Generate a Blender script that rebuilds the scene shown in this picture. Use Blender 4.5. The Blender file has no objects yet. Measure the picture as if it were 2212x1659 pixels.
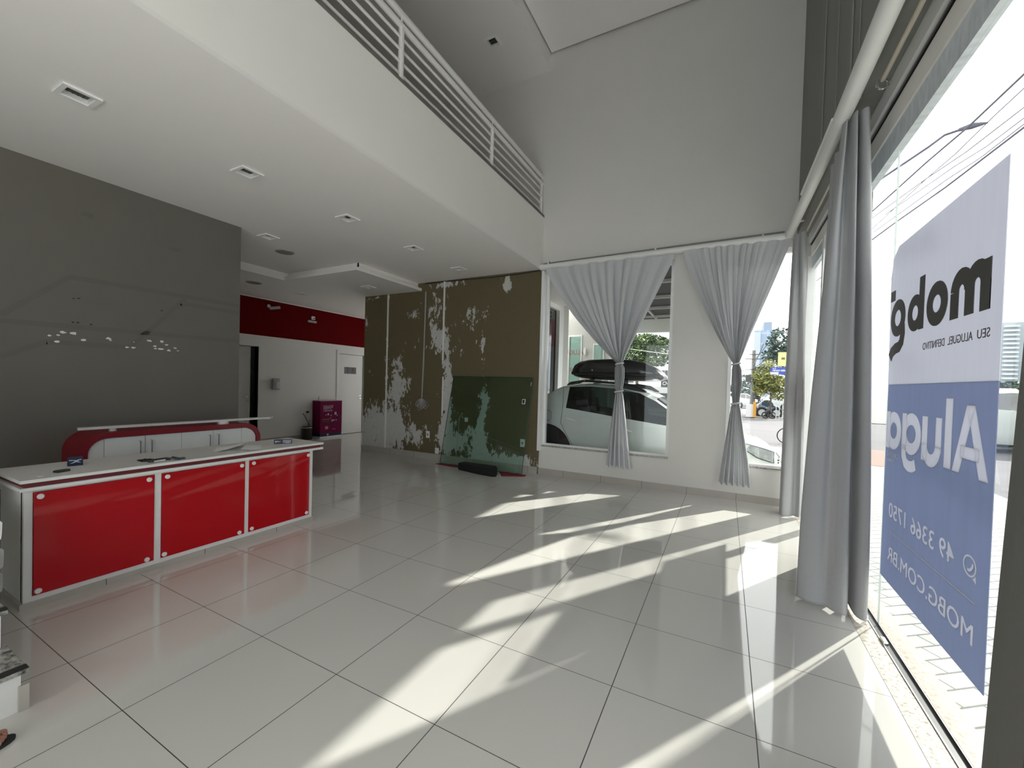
import bpy, bmesh, math, random
from math import sin, cos, pi, radians, sqrt, hypot, atan2
from mathutils import Vector, Matrix, noise
random.seed(11)
SC = bpy.context.scene
COL = SC.collection

# ------------------------------------------------------------------ camera (solved from the tile grid and the wall lines)
W, H, FPX, PX, PY = 2212, 1659, 890.313, 1100.852, 846.813
CAM = Vector((2.428, -0.851, 1.561))
YAW, PITCH, ROLL = radians(27.72), radians(-1.051), radians(1.609)
_r = Vector((cos(YAW), sin(YAW), 0))
_f = Vector((-sin(YAW) * cos(PITCH), cos(YAW) * cos(PITCH), sin(PITCH)))
_u = _r.cross(_f)
CR = cos(ROLL) * _r + sin(ROLL) * _u
CU = -sin(ROLL) * _r + cos(ROLL) * _u
def ray(x, y): return CR * ((x - PX) / FPX) + CU * ((PY - y) / FPX) + _f
def onY(x, y, Y): d = ray(x, y); return CAM + d * ((Y - CAM.y) / d.y)
def onX(x, y, X): d = ray(x, y); return CAM + d * ((X - CAM.x) / d.x)
def onZ(x, y, Z=0.0): d = ray(x, y); return CAM + d * ((Z - CAM.z) / d.z)
cd = bpy.data.cameras.new('camera'); cam = bpy.data.objects.new('camera', cd); COL.objects.link(cam)
M = Matrix((CR, CU, -_f)).transposed().to_4x4(); M.translation = CAM
cam.matrix_world = M
cd.sensor_width = 36; cd.lens = FPX / W * 36
cd.shift_x = (W / 2 - PX) / W; cd.shift_y = (PY - H / 2) / W
cd.clip_start = 0.02; cd.clip_end = 800
SC.camera = cam

# ------------------------------------------------------------------ materials
MATS = {}
def lin(c):
    return tuple(((v / 255) / 12.92 if v / 255 <= .04045 else ((v / 255 + .055) / 1.055) ** 2.4) for v in c)
def mat(name, col, rough=.5, var=.06, scale=9.0, metal=0.0, spec=.5, coat=0.0, coat_r=.03, bump=0.0, bscale=60.0, transl=0.0, aniso=(1, 1, 1)):
    if name in MATS: return MATS[name]
    m = bpy.data.materials.new(name); m.use_nodes = True
    nt = m.node_tree; N = nt.nodes; L = nt.links
    b = N['Principled BSDF']; out = N['Material Output']
    c = lin(col) if max(col) > 1.0 else tuple(col)
    tc = N.new('ShaderNodeTexCoord'); mp = N.new('ShaderNodeMapping'); L.new(tc.outputs['Object'], mp.inputs[0])
    mp.inputs['Scale'].default_value = aniso
    nz = N.new('ShaderNodeTexNoise'); nz.inputs['Scale'].default_value = scale; nz.inputs['Detail'].default_value = 4
    L.new(mp.outputs[0], nz.inputs['Vector'])
    mx = N.new('ShaderNodeMix'); mx.data_type = 'RGBA'
    L.new(nz.outputs[0], mx.inputs[0])
    mx.inputs[6].default_value = (*[max(0, v * (1 - var)) for v in c], 1); mx.inputs[7].default_value = (*[min(1, v * (1 + var)) for v in c], 1)
    L.new(mx.outputs[2], b.inputs['Base Color'])
    b.inputs['Roughness'].default_value = rough; b.inputs['Metallic'].default_value = metal
    b.inputs['Specular IOR Level'].default_value = spec
    b.inputs['Coat Weight'].default_value = coat; b.inputs['Coat Roughness'].default_value = coat_r
    if bump:
        n2 = N.new('ShaderNodeTexNoise'); n2.inputs['Scale'].default_value = bscale; n2.inputs['Detail'].default_value = 5
        L.new(mp.outputs[0], n2.inputs['Vector'])
        bp = N.new('ShaderNodeBump'); bp.inputs['Strength'].default_value = bump; bp.inputs['Distance'].default_value = .01
        L.new(n2.outputs[0], bp.inputs['Height']); L.new(bp.outputs[0], b.inputs['Normal'])
    if transl:
        t = N.new('ShaderNodeBsdfTranslucent'); L.new(mx.outputs[2], t.inputs[0])
        ms = N.new('ShaderNodeMixShader'); ms.inputs[0].default_value = transl
        L.new(b.outputs[0], ms.inputs[1]); L.new(t.outputs[0], ms.inputs[2]); L.new(ms.outputs[0], out.inputs[0])
    MATS[name] = m
    return m
def nodes_of(name):
    m = bpy.data.materials.new(name); m.use_nodes = True; MATS[name] = m
    return m, m.node_tree.nodes, m.node_tree.links, m.node_tree.nodes['Principled BSDF']
def glass(name, tint, refl=.06, rough=0.0, fres=.5):
    m, N, L, b = nodes_of(name); N.remove(b)
    tr = N.new('ShaderNodeBsdfTransparent'); tr.inputs[0].default_value = (*tint, 1)
    gl = N.new('ShaderNodeBsdfGlossy'); gl.inputs['Roughness'].default_value = rough
    lw = N.new('ShaderNodeLayerWeight'); lw.inputs[0].default_value = .25
    ma = N.new('ShaderNodeMath'); ma.operation = 'MULTIPLY_ADD'; ma.inputs[1].default_value = fres; ma.inputs[2].default_value = refl; ma.use_clamp = True
    nz = N.new('ShaderNodeTexNoise'); nz.inputs['Scale'].default_value = 3
    L.new(lw.outputs['Fresnel'], ma.inputs[0])
    ms = N.new('ShaderNodeMixShader'); L.new(ma.outputs[0], ms.inputs[0]); L.new(tr.outputs[0], ms.inputs[1]); L.new(gl.outputs[0], ms.inputs[2])
    L.new(ms.outputs[0], N['Material Output'].inputs[0])
    return m
def frosted(name):
    m, N, L, b = nodes_of(name); N.remove(b)
    t = N.new('ShaderNodeBsdfTranslucent'); nz = N.new('ShaderNodeTexNoise'); nz.inputs['Scale'].default_value = 20
    cr = N.new('ShaderNodeValToRGB'); L.new(nz.outputs[0], cr.inputs[0]); cr.color_ramp.elements[0].color = (.42, .42, .41, 1); cr.color_ramp.elements[1].color = (.48, .48, .47, 1)
    L.new(cr.outputs[0], t.inputs[0]); L.new(t.outputs[0], N['Material Output'].inputs[0]); return m
def math_node(N, L, op, a, b=None, c=None):
    n = N.new('ShaderNodeMath'); n.operation = op
    for i, v in enumerate((a, b, c)):
        if v is None: continue
        if isinstance(v, (int, float)): n.inputs[i].default_value = v
        else: L.new(v, n.inputs[i])
    return n.outputs[0]
def tile_lines(N, L, coord, size, width):
    fr = math_node(N, L, 'FRACT', math_node(N, L, 'DIVIDE', coord, size))
    d = math_node(N, L, 'ABSOLUTE', math_node(N, L, 'SUBTRACT', fr, .5))
    return math_node(N, L, 'GREATER_THAN', d, .5 - width / size / 2)

def floor_mat():
    m, N, L, b = nodes_of('polished_floor_tile')
    tc = N.new('ShaderNodeTexCoord'); sp = N.new('ShaderNodeSeparateXYZ'); L.new(tc.outputs['Object'], sp.inputs[0])
    lx = tile_lines(N, L, sp.outputs[0], .65, .0045); ly = tile_lines(N, L, sp.outputs[1], .65, .0038)
    line = math_node(N, L, 'MAXIMUM', lx, ly)
    fx = math_node(N, L, 'FLOOR', math_node(N, L, 'DIVIDE', sp.outputs[0], .65)); fy = math_node(N, L, 'FLOOR', math_node(N, L, 'DIVIDE', sp.outputs[1], .65))
    cb = N.new('ShaderNodeCombineXYZ'); L.new(fx, cb.inputs[0]); L.new(fy, cb.inputs[1])
    wn = N.new('ShaderNodeTexWhiteNoise'); L.new(cb.outputs[0], wn.inputs['Vector'])
    nz = N.new('ShaderNodeTexNoise'); nz.inputs['Scale'].default_value = 2.2; nz.inputs['Detail'].default_value = 6; L.new(tc.outputs['Object'], nz.inputs['Vector'])
    v = math_node(N, L, 'ADD', math_node(N, L, 'MULTIPLY', wn.outputs['Value'], .05), math_node(N, L, 'MULTIPLY', nz.outputs[0], .12))
    r1 = N.new('ShaderNodeMix'); r1.data_type = 'RGBA'; L.new(v, r1.inputs[0])
    r1.inputs[6].default_value = (.60, .59, .555, 1); r1.inputs[7].default_value = (.48, .47, .44, 1)
    r2 = N.new('ShaderNodeMix'); r2.data_type = 'RGBA'; L.new(line, r2.inputs[0]); L.new(r1.outputs[2], r2.inputs[6]); r2.inputs[7].default_value = (.05, .043, .038, 1)
    L.new(r2.outputs[2], b.inputs['Base Color'])
    rr = math_node(N, L, 'MULTIPLY_ADD', nz.outputs[0], .05, .02)
    L.new(math_node(N, L, 'MAXIMUM', rr, math_node(N, L, 'MULTIPLY', line, .6)), b.inputs['Roughness'])
    b.inputs['IOR'].default_value = 1.55
    b.inputs['Specular IOR Level'].default_value = .62
    return m
def skirting_mat(name, axis):
    m, N, L, b = nodes_of(name)
    tc = N.new('ShaderNodeTexCoord'); sp = N.new('ShaderNodeSeparateXYZ'); L.new(tc.outputs['Object'], sp.inputs[0])
    line = tile_lines(N, L, sp.outputs[axis], .65, .005)
    nz = N.new('ShaderNodeTexNoise'); nz.inputs['Scale'].default_value = 5; L.new(tc.outputs['Object'], nz.inputs['Vector'])
    r1 = N.new('ShaderNodeMix'); r1.data_type = 'RGBA'; L.new(nz.outputs[0], r1.inputs[0])
    r1.inputs[6].default_value = (.40, .37, .33, 1); r1.inputs[7].default_value = (.47, .44, .40, 1)
    r2 = N.new('ShaderNodeMix'); r2.data_type = 'RGBA'; L.new(line, r2.inputs[0]); L.new(r1.outputs[2], r2.inputs[6]); r2.inputs[7].default_value = (.1, .09, .08, 1)
    L.new(r2.outputs[2], b.inputs['Base Color']); b.inputs['Roughness'].default_value = .3
    return m
def peeled_mat():
    # olive paint torn off in ragged patches: noise thresholded against a soft map of where the paint came away
    m, N, L, b = nodes_of('peeling_olive_paint')
    tc = N.new('ShaderNodeTexCoord'); sp = N.new('ShaderNodeSeparateXYZ'); L.new(tc.outputs['Object'], sp.inputs[0])
    X, Z = sp.outputs[0], sp.outputs[2]
    def blob(cx, cz, rx, rz, w):
        dx = math_node(N, L, 'MULTIPLY_ADD', X, 1 / rx, -cx / rx); dz = math_node(N, L, 'MULTIPLY_ADD', Z, 1 / rz, -cz / rz)
        d2 = math_node(N, L, 'ADD', math_node(N, L, 'MULTIPLY', dx, dx), math_node(N, L, 'MULTIPLY', dz, dz))
        e = math_node(N, L, 'POWER', 2.718, math_node(N, L, 'MULTIPLY', d2, -1.0))
        return math_node(N, L, 'MULTIPLY', e, w)
    blobs = [(-4.42, .55, .42, .55, .62), (-4.42, .2, .5, .3, .45), (-3.75, 1.75, .30, .55, .40), (-3.62, 1.45, .38, .22, .2), (-3.85, .75, .32, .55, .44), (-3.5, .45, .45, .38, .36), (-3.05, .5, .3, .3, .26),
             (-2.62, 2.45, .30, .42, .46), (-2.66, 3.2, .18, .3, .36), (-2.9, 2.75, .13, .5, .26), (-3.3, 2.95, .35, .14, .34), (-3.3, 2.3, .35, .3, .14),
             (-2.45, 1.3, .14, .75, .66), (-2.38, .45, .28, .42, .48), (-1.9, .5, .38, .42, .33), (-1.66, .35, .14, .42, .62), (-1.4, .15, .5, .2, .55), (-.75, .16, .35, .16, .6),
             (-1.62, 2.2, .11, .9, .27), (-1.9, 2.8, .18, .32, .30), (-2.1, 2.2, .3, .4, .1), (-1.16, 3.4, .12, .16, .6), (-2.4, 3.5, .5, .07, .42), (-4.45, 3.36, .5, .06, .35), (-4.07, 2.2, .06, .8, .3), (-4.7, 2.9, .05, .25, .5), (-4.6, 1.75, .12, .12, .35), (-1.6, 1.2, .12, .45, .4)]
    tot = None
    for q in blobs:
        v = blob(*q); tot = v if tot is None else math_node(N, L, 'ADD', tot, v)
    mp = N.new('ShaderNodeMapping'); mp.inputs['Scale'].default_value = (1.5, 1, .8); L.new(tc.outputs['Object'], mp.inputs[0])
    n1 = N.new('ShaderNodeTexNoise'); n1.inputs['Scale'].default_value = 4.2; n1.inputs['Detail'].default_value = 9; n1.inputs['Roughness'].default_value = .66; n1.inputs['Distortion'].default_value = .6; L.new(mp.outputs[0], n1.inputs['Vector'])
    n3 = N.new('ShaderNodeTexNoise'); n3.inputs['Scale'].default_value = 13; n3.inputs['Detail'].default_value = 7; n3.inputs['Roughness'].default_value = .7; L.new(mp.outputs[0], n3.inputs['Vector'])
    nm = math_node(N, L, 'ADD', math_node(N, L, 'MULTIPLY', n1.outputs[0], .62), math_node(N, L, 'MULTIPLY', n3.outputs[0], .38))
    nm = math_node(N, L, 'MULTIPLY_ADD', math_node(N, L, 'SUBTRACT', nm, .5), 1.55, .5)
    tc_ = math_node(N, L, 'MINIMUM', tot, .62)
    s = math_node(N, L, 'ADD', math_node(N, L, 'MULTIPLY', tc_, .66), nm)
    mask = N.new('ShaderNodeMapRange'); mask.inputs[1].default_value = .735; mask.inputs[2].default_value = .755; L.new(s, mask.inputs[0])
    n2 = N.new('ShaderNodeTexNoise'); n2.inputs['Scale'].default_value = 14; n2.inputs['Detail'].default_value = 6; L.new(tc.outputs['Object'], n2.inputs['Vector'])
    w = N.new('ShaderNodeMix'); w.data_type = 'RGBA'; L.new(n2.outputs[0], w.inputs[0]); w.inputs[6].default_value = (.50, .49, .47, 1); w.inputs[7].default_value = (.66, .65, .63, 1)
    o = N.new('ShaderNodeMix'); o.data_type = 'RGBA'; L.new(n2.outputs[0], o.inputs[0]); o.inputs[6].default_value = (.125, .100, .052, 1); o.inputs[7].default_value = (.150, .120, .064, 1)
    f = N.new('ShaderNodeMix'); f.data_type = 'RGBA'; L.new(mask.outputs[0], f.inputs[0]); L.new(o.outputs[2], f.inputs[6]); L.new(w.outputs[2], f.inputs[7])
    L.new(f.outputs[2], b.inputs['Base Color']); b.inputs['Roughness'].default_value = .75
    bp = N.new('ShaderNodeBump'); bp.inputs['Strength'].default_value = .35; bp.inputs['Distance'].default_value = .004; bp.invert = True
    L.new(mask.outputs[0], bp.inputs['Height']); L.new(bp.outputs[0], b.inputs['Normal'])
    return m
def granite_mat(name, c1, c2, c3, scale=70, rough=.2):
    m, N, L, b = nodes_of(name)
    tc = N.new('ShaderNodeTexCoord')
    n1 = N.new('ShaderNodeTexNoise'); n1.inputs['Scale'].default_value = scale; n1.inputs['Detail'].default_value = 6; n1.inputs['Roughness'].default_value = .7; L.new(tc.outputs['Object'], n1.inputs['Vector'])
    cr = N.new('ShaderNodeValToRGB'); L.new(n1.outputs[0], cr.inputs[0])
    e = cr.color_ramp.elements; e[0].position = .36; e[0].color = (*c1, 1); e[1].position = .62; e[1].color = (*c3, 1)
    x = e.new(.46); x.color = (*c2, 1)
    L.new(cr.outputs[0], b.inputs['Base Color']); b.inputs['Roughness'].default_value = rough
    return m
def paver_mat():
    m, N, L, b = nodes_of('grey_pavers')
    tc = N.new('ShaderNodeTexCoord'); mp = N.new('ShaderNodeMapping'); mp.inputs['Rotation'].default_value = (0, 0, radians(-38)); L.new(tc.outputs['Object'], mp.inputs[0])
    br = N.new('ShaderNodeTexBrick'); L.new(mp.outputs[0], br.inputs['Vector'])
    br.inputs['Scale'].default_value = 1; br.inputs['Brick Width'].default_value = .24; br.inputs['Row Height'].default_value = .11; br.inputs['Mortar Size'].default_value = .006
    br.inputs['Color1'].default_value = (.44, .45, .41, 1); br.inputs['Color2'].default_value = (.35, .36, .33, 1); br.inputs['Mortar'].default_value = (.07, .08, .08, 1)
    L.new(br.outputs[0], b.inputs['Base Color']); b.inputs['Roughness'].default_value = .85
    return m
def banded_mat(name, base, line, sx, sz, wx, wz, rough=.5):
    # facade grid: lines every sx across and sz upwards
    m, N, L, b = nodes_of(name)
    tc = N.new('ShaderNodeTexCoord'); sp = N.new('ShaderNodeSeparateXYZ'); L.new(tc.outputs['Object'], sp.inputs[0])
    parts = [tile_lines(N, L, sp.outputs[2], sz, wz)]
    if sx: parts += [tile_lines(N, L, math_node(N, L, 'ADD', sp.outputs[0], sp.outputs[1]), sx, wx)]
    v = parts[0] if len(parts) == 1 else math_node(N, L, 'MAXIMUM', *parts)
    mx = N.new('ShaderNodeMix'); mx.data_type = 'RGBA'; L.new(v, mx.inputs[0]); mx.inputs[6].default_value = (*base, 1); mx.inputs[7].default_value = (*line, 1)
    L.new(mx.outputs[2], b.inputs['Base Color']); b.inputs['Roughness'].default_value = rough
    return m
def leaf_mat(name, c1, c2):
    m, N, L, b = nodes_of(name)
    tc = N.new('ShaderNodeTexCoord'); nz = N.new('ShaderNodeTexNoise'); nz.inputs['Scale'].default_value = 2.5; nz.inputs['Detail'].default_value = 3; L.new(tc.outputs['Object'], nz.inputs['Vector'])
    cr = N.new('ShaderNodeValToRGB'); L.new(nz.outputs[0], cr.inputs[0])
    cr.color_ramp.elements[0].position = .4; cr.color_ramp.elements[0].color = (*c1, 1); cr.color_ramp.elements[1].position = .62; cr.color_ramp.elements[1].color = (*c2, 1)
    L.new(cr.outputs[0], b.inputs['Base Color']); b.inputs['Roughness'].default_value = .6
    return m

PLASTER = mat('white_plaster', (.70, .685, .655), .85, .03, 3, bump=.05, bscale=90)
FASC = mat('mezzanine_white_paint', (.93, .915, .885), .85, .02, 3)
CEIL = mat('ceiling_paint', (.90, .88, .86), .9, .02, 2)
SATIN = mat('white_satin_paint', (.74, .74, .73), .35, .03)
GREYP = mat('taupe_grey_paint', (.148, .140, .121), .7, .06, 3, bump=.04, bscale=80)
REDP = mat('dark_red_paint', (.13, .001, .003), .8, .05, spec=.08)
WALLW = mat('corridor_white_paint', (.80, .79, .775), .7, .03, 2)
FACW = mat('facade_shaded_paint', (.24, .24, .225), .8, .12, 2, aniso=(6, 6, .4))  # wall paint toned down for the shade on this backlit wall
FLOOR = floor_mat()
SKX = skirting_mat('beige_skirting_tile', 0); SKY_ = skirting_mat('beige_skirting_tile_side', 1)
PEEL = peeled_mat()
LAM = mat('white_laminate', (.74, .74, .72), .3, .02)
WORKTOP = mat('grey_white_laminate_top', (.72, .705, .675), .35, .05, 30)
REDGL = mat('red_back_painted_glass', (.43, .0012, .006), .04, .03, spec=.36)
MAROON = mat('maroon_laminate', (.13, .006, .012), .35, .05)
REDLAM = mat('red_laminate', (.24, .008, .018), .4, .06)
CHROME = mat('brushed_chrome', (.62, .62, .62), .22, .05, metal=1)
WHITEPL = mat('white_plastic', (.8, .8, .79), .35, .02)
BLACK = mat('black_plastic', (.012, .012, .013), .35, .2)
BLACKR = mat('black_rubber', (.015, .015, .015), .8, .2)
STEEL = mat('railing_white_metal', (.80, .80, .775), .4, .03)
ALU = mat('white_aluminium', (.88, .88, .87), .35, .03)
BEIGE = mat('beige_painted_metal', (.90, .885, .84), .6, .05)
BLUEFILM = mat('blue_grey_tarp', (.68, .73, .77), .6, .3, 8, aniso=(1, 3, 1))
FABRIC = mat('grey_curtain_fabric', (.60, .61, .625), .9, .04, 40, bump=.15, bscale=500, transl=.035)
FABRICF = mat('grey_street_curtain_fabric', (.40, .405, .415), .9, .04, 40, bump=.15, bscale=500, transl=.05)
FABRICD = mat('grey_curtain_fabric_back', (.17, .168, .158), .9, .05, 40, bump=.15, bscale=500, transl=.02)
GLASS = glass('clear_window_glass', (.95, .97, .965), .012, fres=.3)
GREENGL = glass('green_tinted_glass', (.80, .885, .85), .02)
CARGL = glass('tinted_car_glass', (.17, .21, .195), .015, fres=.25)
SHOPGL = glass('shop_glass', (.75, .86, .82), .10)
DARKGL = mat('dark_reflecting_glass', (.05, .055, .055), .05, .1, spec=.9, coat=.6)
GRAN_IN = granite_mat('beige_granite', (.22, .18, .13), (.45, .41, .35), (.60, .57, .52), 45)
GRAN_OUT = granite_mat('pink_granite', (.24, .18, .14), (.34, .28, .225), (.40, .36, .31), 45)
GRAN_ST = granite_mat('grey_green_granite', (.05, .05, .045), (.20, .20, .18), (.42, .41, .38), 30)
CARW = mat('white_car_paint', (.60, .64, .62), .22, .02, coat=.7)
CARB = mat('dark_blue_car_paint', (.02, .05, .10), .2, .05, coat=.7)
CARS = mat('silver_car_paint', (.42, .44, .46), .25, .05, coat=.5)
LAMPG = mat('headlamp_glass', (.34, .36, .37), .12, .5, 14, coat=.8)
ASPH = mat('worn_asphalt', (.105, .10, .108), .9, .35, .5, aniso=(.3, 2, 1))
CONC = mat('pale_concrete', (.15, .147, .14), .85, .12, 1.5)
PAVER = paver_mat()
BARK = mat('tree_bark', (.09, .065, .045), .9, .3, 8)
SKIN = mat('skin', (.36, .17, .115), .5, .12, 20)

# ------------------------------------------------------------------ mesh helpers
def tag(o, label=None, cat=None, group=None, kind=None):
    if label: o['label'] = label
    if cat: o['category'] = cat
    if group: o['group'] = group
    if kind: o['kind'] = kind
    return o
def empty(name, loc, label, cat, group=None):
    o = bpy.data.objects.new(name, None); COL.objects.link(o); o.location = loc; o.empty_display_size = .1
    return tag(o, label, cat, group)
def root_loc(o):
    v = Vector((0, 0, 0))
    while o is not None: v += o.location; o = o.parent
    return v
class MB:
    def __init__(s): s.v, s.f, s.m = [], [], []
    def add(s, vs, fs, mi=0):
        n = len(s.v); s.v += [Vector(q) for q in vs]; s.f += [tuple(i + n for i in q) for q in fs]; s.m += [mi] * len(fs); return s
    def box(s, x0, x1, y0, y1, z0, z1, mi=0):
        return s.add([(x0, y0, z0), (x1, y0, z0), (x1, y1, z0), (x0, y1, z0), (x0, y0, z1), (x1, y0, z1), (x1, y1, z1), (x0, y1, z1)],
                     [(0, 3, 2, 1), (4, 5, 6, 7), (0, 1, 5, 4), (1, 2, 6, 5), (2, 3, 7, 6), (3, 0, 4, 7)], mi)
    def obox(s, c, ax, ay, az, mi=0):
        c, ax, ay, az = map(Vector, (c, ax, ay, az))
        P = [c + a * ax + b * ay + d * az for d in (-1, 1) for a, b in ((-1, -1), (1, -1), (1, 1), (-1, 1))]
        return s.add(P, [(0, 3, 2, 1), (4, 5, 6, 7), (0, 1, 5, 4), (1, 2, 6, 5), (2, 3, 7, 6), (3, 0, 4, 7)], mi)
    def tube(s, pts, r, n=10, mi=0, close=False):
        pts = [Vector(p) for p in pts]; K = len(pts); rs = r if isinstance(r, (list, tuple)) else [r] * K
        rings = []; ref = None
        for i in range(K):
            t = (pts[(i + 1) % K] - pts[i - 1]) if close else (pts[min(i + 1, K - 1)] - pts[max(i - 1, 0)])
            t.normalize()
            if ref is None: ref = Vector((0, 0, 1)) if abs(t.z) < .9 else Vector((1, 0, 0))
            a = (ref - t * ref.dot(t)).normalized(); b = t.cross(a); ref = a
            rings.append([pts[i] + rs[i] * (cos(2 * pi * k / n) * a + sin(2 * pi * k / n) * b) for k in range(n)])
        vs = [q for g in rings for q in g]; fs = []
        for i in range(K if close else K - 1):
            j = (i + 1) % K
            fs += [(i * n + k, i * n + (k + 1) % n, j * n + (k + 1) % n, j * n + k) for k in range(n)]
        if not close: fs += [tuple(range(n - 1, -1, -1)), tuple((K - 1) * n + k for k in range(n))]
        return s.add(vs, fs, mi)
    def lathe(s, c, prof, n=20, axis='z', mi=0):
        c = Vector(c); vs = []
        for (r, h) in prof:
            for k in range(n):
                a, b = r * cos(2 * pi * k / n), r * sin(2 * pi * k / n)
                vs.append(c + (Vector((a, b, h)) if axis == 'z' else Vector((h, a, b)) if axis == 'x' else Vector((b, h, a))))
        fs = [(i * n + k, i * n + (k + 1) % n, (i + 1) * n + (k + 1) % n, (i + 1) * n + k) for i in range(len(prof) - 1) for k in range(n)]
        fs += [tuple(range(n - 1, -1, -1)), tuple((len(prof) - 1) * n + k for k in range(n))]
        return s.add(vs, fs, mi)
    def prism(s, poly, d, mi=0):
        # poly: 3-D points of a flat outline, d: thickness vector
        d = Vector(d); n = len(poly); P = [Vector(p) for p in poly]
        return s.add(P + [p + d for p in P], [tuple(range(n - 1, -1, -1)), tuple(range(n, 2 * n))] + [(i, (i + 1) % n, n + (i + 1) % n, n + i) for i in range(n)], mi)
    def ball(s, c, r, nu=14, nv=10, mi=0):
        c = Vector(c); r = Vector(r) if isinstance(r, (tuple, list)) else Vector((r, r, r)); vs = []
        for i in range(nv + 1):
            t = pi * i / nv
            for k in range(nu):
                p = 2 * pi * k / nu; vs.append(c + Vector((r.x * sin(t) * cos(p), r.y * sin(t) * sin(p), r.z * cos(t))))
        return s.add(vs, [(i * nu + k, (i + 1) * nu + k, (i + 1) * nu + (k + 1) % nu, i * nu + (k + 1) % nu) for i in range(nv) for k in range(nu)], mi)
    def grid(s, P, mi=0, loop=False):
        R, C_ = len(P), len(P[0])
        return s.add([q for row in P for q in row], [(i * C_ + j, i * C_ + (j + 1) % C_, (i + 1) * C_ + (j + 1) % C_, (i + 1) * C_ + j) for i in range(R - 1) for j in range(C_ if loop else C_ - 1)], mi)
    def panel(s, ax, at0, at1, u0, u1, w0, w1, holes, mi=0):
        # a slab across axis ax (0: normal X, 1: normal Y, 2: normal Z) from at0 to at1 with rectangular holes (u0, u1, w0, w1)
        us = sorted({u0, u1} | {min(max(q, u0), u1) for h in holes for q in h[:2]}); ws = sorted({w0, w1} | {min(max(q, w0), w1) for h in holes for q in h[2:]})
        def P(a, u, w): return (a, u, w) if ax == 0 else (u, a, w) if ax == 1 else (u, w, a)
        def solid(i, j):
            if not (0 <= i < len(us) - 1 and 0 <= j < len(ws) - 1): return False
            cu, cw = (us[i] + us[i + 1]) / 2, (ws[j] + ws[j + 1]) / 2
            return not any(h[0] < cu < h[1] and h[2] < cw < h[3] for h in holes)
        for i in range(len(us) - 1):
            for j in range(len(ws) - 1):
                if not solid(i, j): continue
                a, b, c, d = us[i], us[i + 1], ws[j], ws[j + 1]
                s.add([P(at0, a, c), P(at0, b, c), P(at0, b, d), P(at0, a, d)], [(0, 1, 2, 3)], mi); s.add([P(at1, a, c), P(at1, b, c), P(at1, b, d), P(at1, a, d)], [(3, 2, 1, 0)], mi)
                for di, dj, e in ((-1, 0, ((a, c), (a, d))), (1, 0, ((b, c), (b, d))), (0, -1, ((a, c), (b, c))), (0, 1, ((a, d), (b, d)))):
                    if not solid(i + di, j + dj):
                        (p, q), (r, t) = e; s.add([P(at0, p, q), P(at1, p, q), P(at1, r, t), P(at0, r, t)], [(0, 1, 2, 3)], mi)
        return s
    def build(s, name, m, parent=None, smooth=False, bevel=0.0, label=None, kind=None, weld=True, seg=2, fixn=True):
        off = root_loc(parent) if parent is not None else Vector((0, 0, 0))
        me = bpy.data.meshes.new(name); me.from_pydata([tuple(q - off) for q in s.v], [], s.f)
        ms = m if isinstance(m, (list, tuple)) else [m]
        for q in ms: me.materials.append(q)
        me.polygons.foreach_set('material_index', s.m)
        bm = bmesh.new(); bm.from_mesh(me)
        if weld: bmesh.ops.remove_doubles(bm, verts=bm.verts, dist=1e-5)
        if fixn: bmesh.ops.recalc_face_normals(bm, faces=bm.faces)
        if bevel:
            es = [e for e in bm.edges if len(e.link_faces) == 2 and e.calc_face_angle(0) > .5]
            bmesh.ops.bevel(bm, geom=es, offset=bevel, segments=seg, affect='EDGES', profile=.6, clamp_overlap=True)
        bm.to_mesh(me); bm.free()
        if smooth:
            me.polygons.foreach_set('use_smooth', [True] * len(me.polygons))
            try: me.set_sharp_from_angle(angle=radians(38))
            except Exception: pass
        o = bpy.data.objects.new(name, me); COL.objects.link(o)
        if parent is not None: o.parent = parent
        if label: o['label'] = label
        if kind: o['kind'] = kind
        return o
def copy_tree(o, parent=None):
    c = o.copy(); COL.objects.link(c)
    if parent is not None: c.parent = parent
    for ch in list(o.children): copy_tree(ch, c)
    return c
def arc(cx, cy, r, a0, a1, n=10):
    return [(cx + r * cos(radians(a0 + (a1 - a0) * i / n)), cy + r * sin(radians(a0 + (a1 - a0) * i / n))) for i in range(n + 1)]
DG = None
def text_mesh(txt, size, bold=0.0, align='LEFT', fit=None):
    cu = bpy.data.curves.new('t', 'FONT'); cu.body = txt; cu.size = size; cu.offset = bold; cu.align_x = align; cu.resolution_u = 3
    o = bpy.data.objects.new('t', cu); COL.objects.link(o); bpy.context.view_layer.update()
    me = bpy.data.meshes.new_from_object(o.evaluated_get(bpy.context.evaluated_depsgraph_get()))
    vs = [(v.co.x, v.co.y) for v in me.vertices]; fs = [tuple(p.vertices) for p in me.polygons]
    bpy.data.objects.remove(o); bpy.data.curves.remove(cu); bpy.data.meshes.remove(me)
    return vs, fs
def lettering(mb, txt, o, ux, uy, w, h, nrm, bold=0.0, mi=0):
    # text stretched to the box of width w and height h whose lower corner is o; ux, uy the reading directions
    vs, fs = text_mesh(txt, 1.0, bold)
    x0, x1 = min(v[0] for v in vs), max(v[0] for v in vs); y0, y1 = min(v[1] for v in vs), max(v[1] for v in vs)
    o, ux, uy, nrm = map(Vector, (o, ux, uy, nrm)); P = [o + ux * ((a - x0) / (x1 - x0) * w) + uy * ((b - y0) / (y1 - y0) * h) for a, b in vs]
    n = len(P); mb.add(P + [p + nrm for p in P], fs + [tuple(i + n for i in reversed(f)) for f in fs], mi)
    cnt = {}
    for f in fs:
        for a, b in zip(f, f[1:] + f[:1]): cnt[(min(a, b), max(a, b))] = cnt.get((min(a, b), max(a, b)), 0) + 1
    for (a, b), k in cnt.items():
        if k == 1: mb.add([P[a], P[b], P[b] + nrm, P[a] + nrm], [(0, 1, 2, 3)], mi)

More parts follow.
